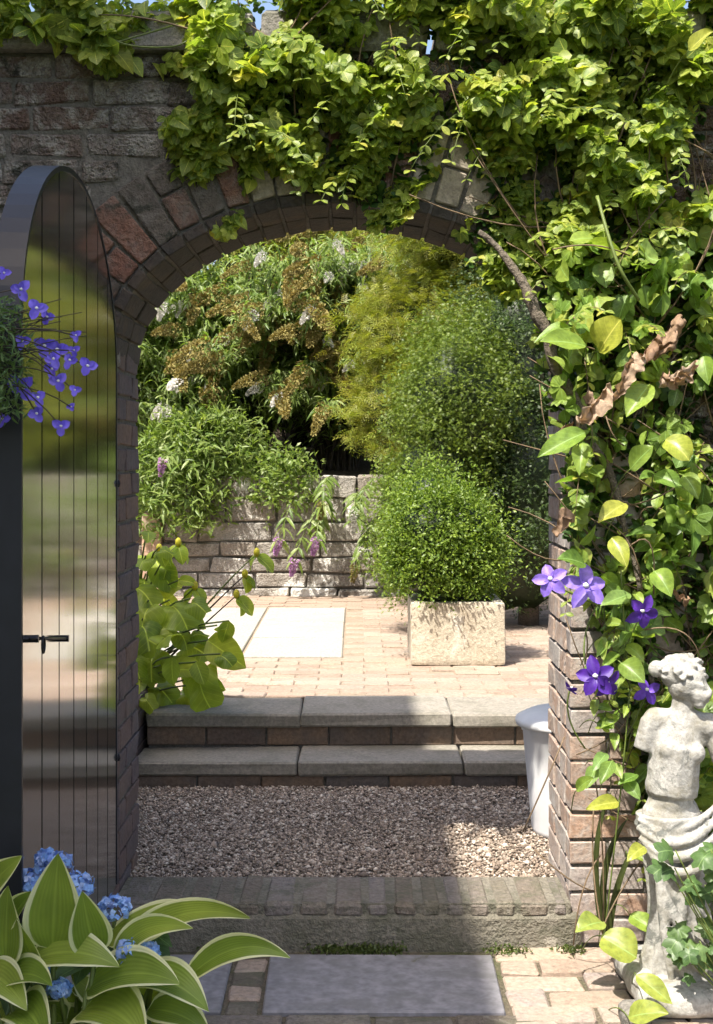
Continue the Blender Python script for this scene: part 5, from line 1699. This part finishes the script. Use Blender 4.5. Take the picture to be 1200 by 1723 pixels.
for i in range(26):
    p = at(rr.uniform(-30, 260), rr.uniform(1520, 1760), rr.uniform(2.40, 2.48))
    inst('leaf', HLF, hyd, p, Matrix(frames(np.array([[rr.uniform(-1, 1), -.5, rr.uniform(-.5, .2)]]), np.array([[rr.uniform(-.3, .3), -.5, .8]]))[0].tolist()), (rr.uniform(.07, .11),) * 3)

# ------------------------------------------------------------------ lobelia in a hanging basket at the left edge
BK = Vector((-.735, 2.33, 1.605))
bk = empty('hanging_basket', BK); tag(bk, 'dark round hanging basket at the left edge beside the gate', 'basket')
V, Fc = lathe([(.03, -.10), (.07, -.085), (.10, -.04), (.115, .015), (.12, .02), (.108, .022), (.09, .012)], BK, 24); obj('bowl', V, Fc, M_SOIL, bk, True)
hook = BK + Vector((0, 0, .52))
for k in range(3):
    a = 2 * math.pi * k / 3 + .5
    V, Fc = tube_vf([BK + Vector((.115 * math.cos(a), .115 * math.sin(a), .015)), hook], .002, 5); obj('chain', V, Fc, M_IRON, bk)
cr = empty('crook', (-1.02, 2.33, 0)); tag(cr, 'slim black iron crook that holds the hanging basket', 'pole')
V, Fc = tube_vf(catmull([(-1.02, 2.33, -.03), (-1.02, 2.33, 1.2), (-1.02, 2.33, 2.1), (-.97, 2.33, 2.28), (-.84, 2.33, 2.30), (-.74, 2.33, 2.22), (-.735, 2.33, 2.125)], 6), .009, 8); obj('rod', V, Fc, M_IRON, cr, True)
lob = empty('lobelia', BK); tag(lob, 'trailing lobelia with bright violet blue flowers at the left edge', 'lobelia')
r = np.random.default_rng(77)
P = np.array(BK) + np.stack([r.normal(.10, .05, 2600), r.normal(-.03, .04, 2600), r.uniform(-.11, .09, 2600)], 1)
P = P[P[:, 0] < -.548 + r.normal(0, .012, len(P)) - .25 * np.abs(P[:, 2] - BK.z + .01)]
scatter_obj('foliage', [(P, leaf_frames(norm(r.normal(size=P.shape)), r), r.uniform(.010, .022, len(P)), LANCE)], L_GERAN, lob, r, True, 'stuff')
lp = petal_mesh(P_LOB, 1, .85, 'round', .12); lps = petal_mesh(P_LOB, .8, .5, 'petal', .1)
def lobelia_flower(c, rad, nrm, roll):
    fl = flower(lob, c, rad, lp, nrm, 3, roll, .2, .1)
    q = Vector(nrm).normalized().to_track_quat('Z', 'Y').to_matrix()
    for k in (2.65, 3.65):
        o = bpy.data.objects.new('petal', lps); col.objects.link(o); o.parent = fl
        o.matrix_basis = (q @ Matrix.Rotation(roll + k - .0, 3, 'Z') @ Matrix.Rotation(.3, 3, 'X')).to_4x4() @ Matrix.Diagonal((rad, rad, rad, 1))
rr = random.Random(9)
for i, (x, y, s) in enumerate([(36, 488, 15), (62, 520, 15), (80, 534, 11), (7, 460, 10), (38, 575, 12), (75, 583, 16), (97, 590, 17), (118, 607, 12), (148, 617, 14), (88, 622, 13), (40, 654, 18), (64, 670, 13), (62, 697, 13), (103, 718, 13), (98, 642, 14), (126, 657, 9), (4, 706, 12), (120, 685, 7), (90, 605, 13), (128, 565, 9), (20, 640, 10), (125, 590, 9)]):
    Y = 2.32 + rr.uniform(-.04, .03)
    c = at(x, y, Y)
    lobelia_flower(c, s * Y / F * 1.3, (rr.uniform(-.25, .35), -.95, rr.uniform(-.15, .25)), math.pi + rr.uniform(-.5, .5))
    b0 = BK + Vector((rr.uniform(.0, .09), rr.uniform(-.05, .03), rr.uniform(-.08, .03)))
    V, Fc = tube_vf(bez(b0, (b0 + c) / 2 + Vector((.02, 0, .05)), c, 7), .0011, 4); obj('stem', V, Fc, M_DARKTWIG, lob, True)
for i in range(16):
    a = BK + Vector((rr.uniform(.02, .10), rr.uniform(-.05, .03), rr.uniform(-.05, .06)))
    b_ = at(rr.uniform(50, 150), rr.uniform(500, 610), 2.33)
    V, Fc = tube_vf(bez(a, (a + b_) / 2 + Vector((0, 0, rr.uniform(-.03, .03))), b_, 6), .0008, 4); obj('stem', V, Fc, M_DARKTWIG, lob, True)

# ------------------------------------------------------------------ moss and weeds at the foot of the threshold
r = np.random.default_rng(41)
n = 5200
P = np.stack([r.uniform(-.62, .66, n), 3.945 + r.normal(0, .015, n), np.abs(r.normal(.002, .006, n))], 1)
k = np.array([mnoise.noise(Vector((x * 6, 1.3, 0))) for x in P[:, 0]]) > r.uniform(-.1, .45, n)
P = P[k]
ms = scatter_obj('moss', [(P, leaf_frames(norm(np.tile([(0, -.3, 1.0)], (len(P), 1))), r, .8, .8), r.uniform(.006, .016, len(P)), TINY)], MATS['moss'], None, r, True)
tag(ms, 'fringe of green moss along the foot of the threshold', 'moss', kind='stuff')
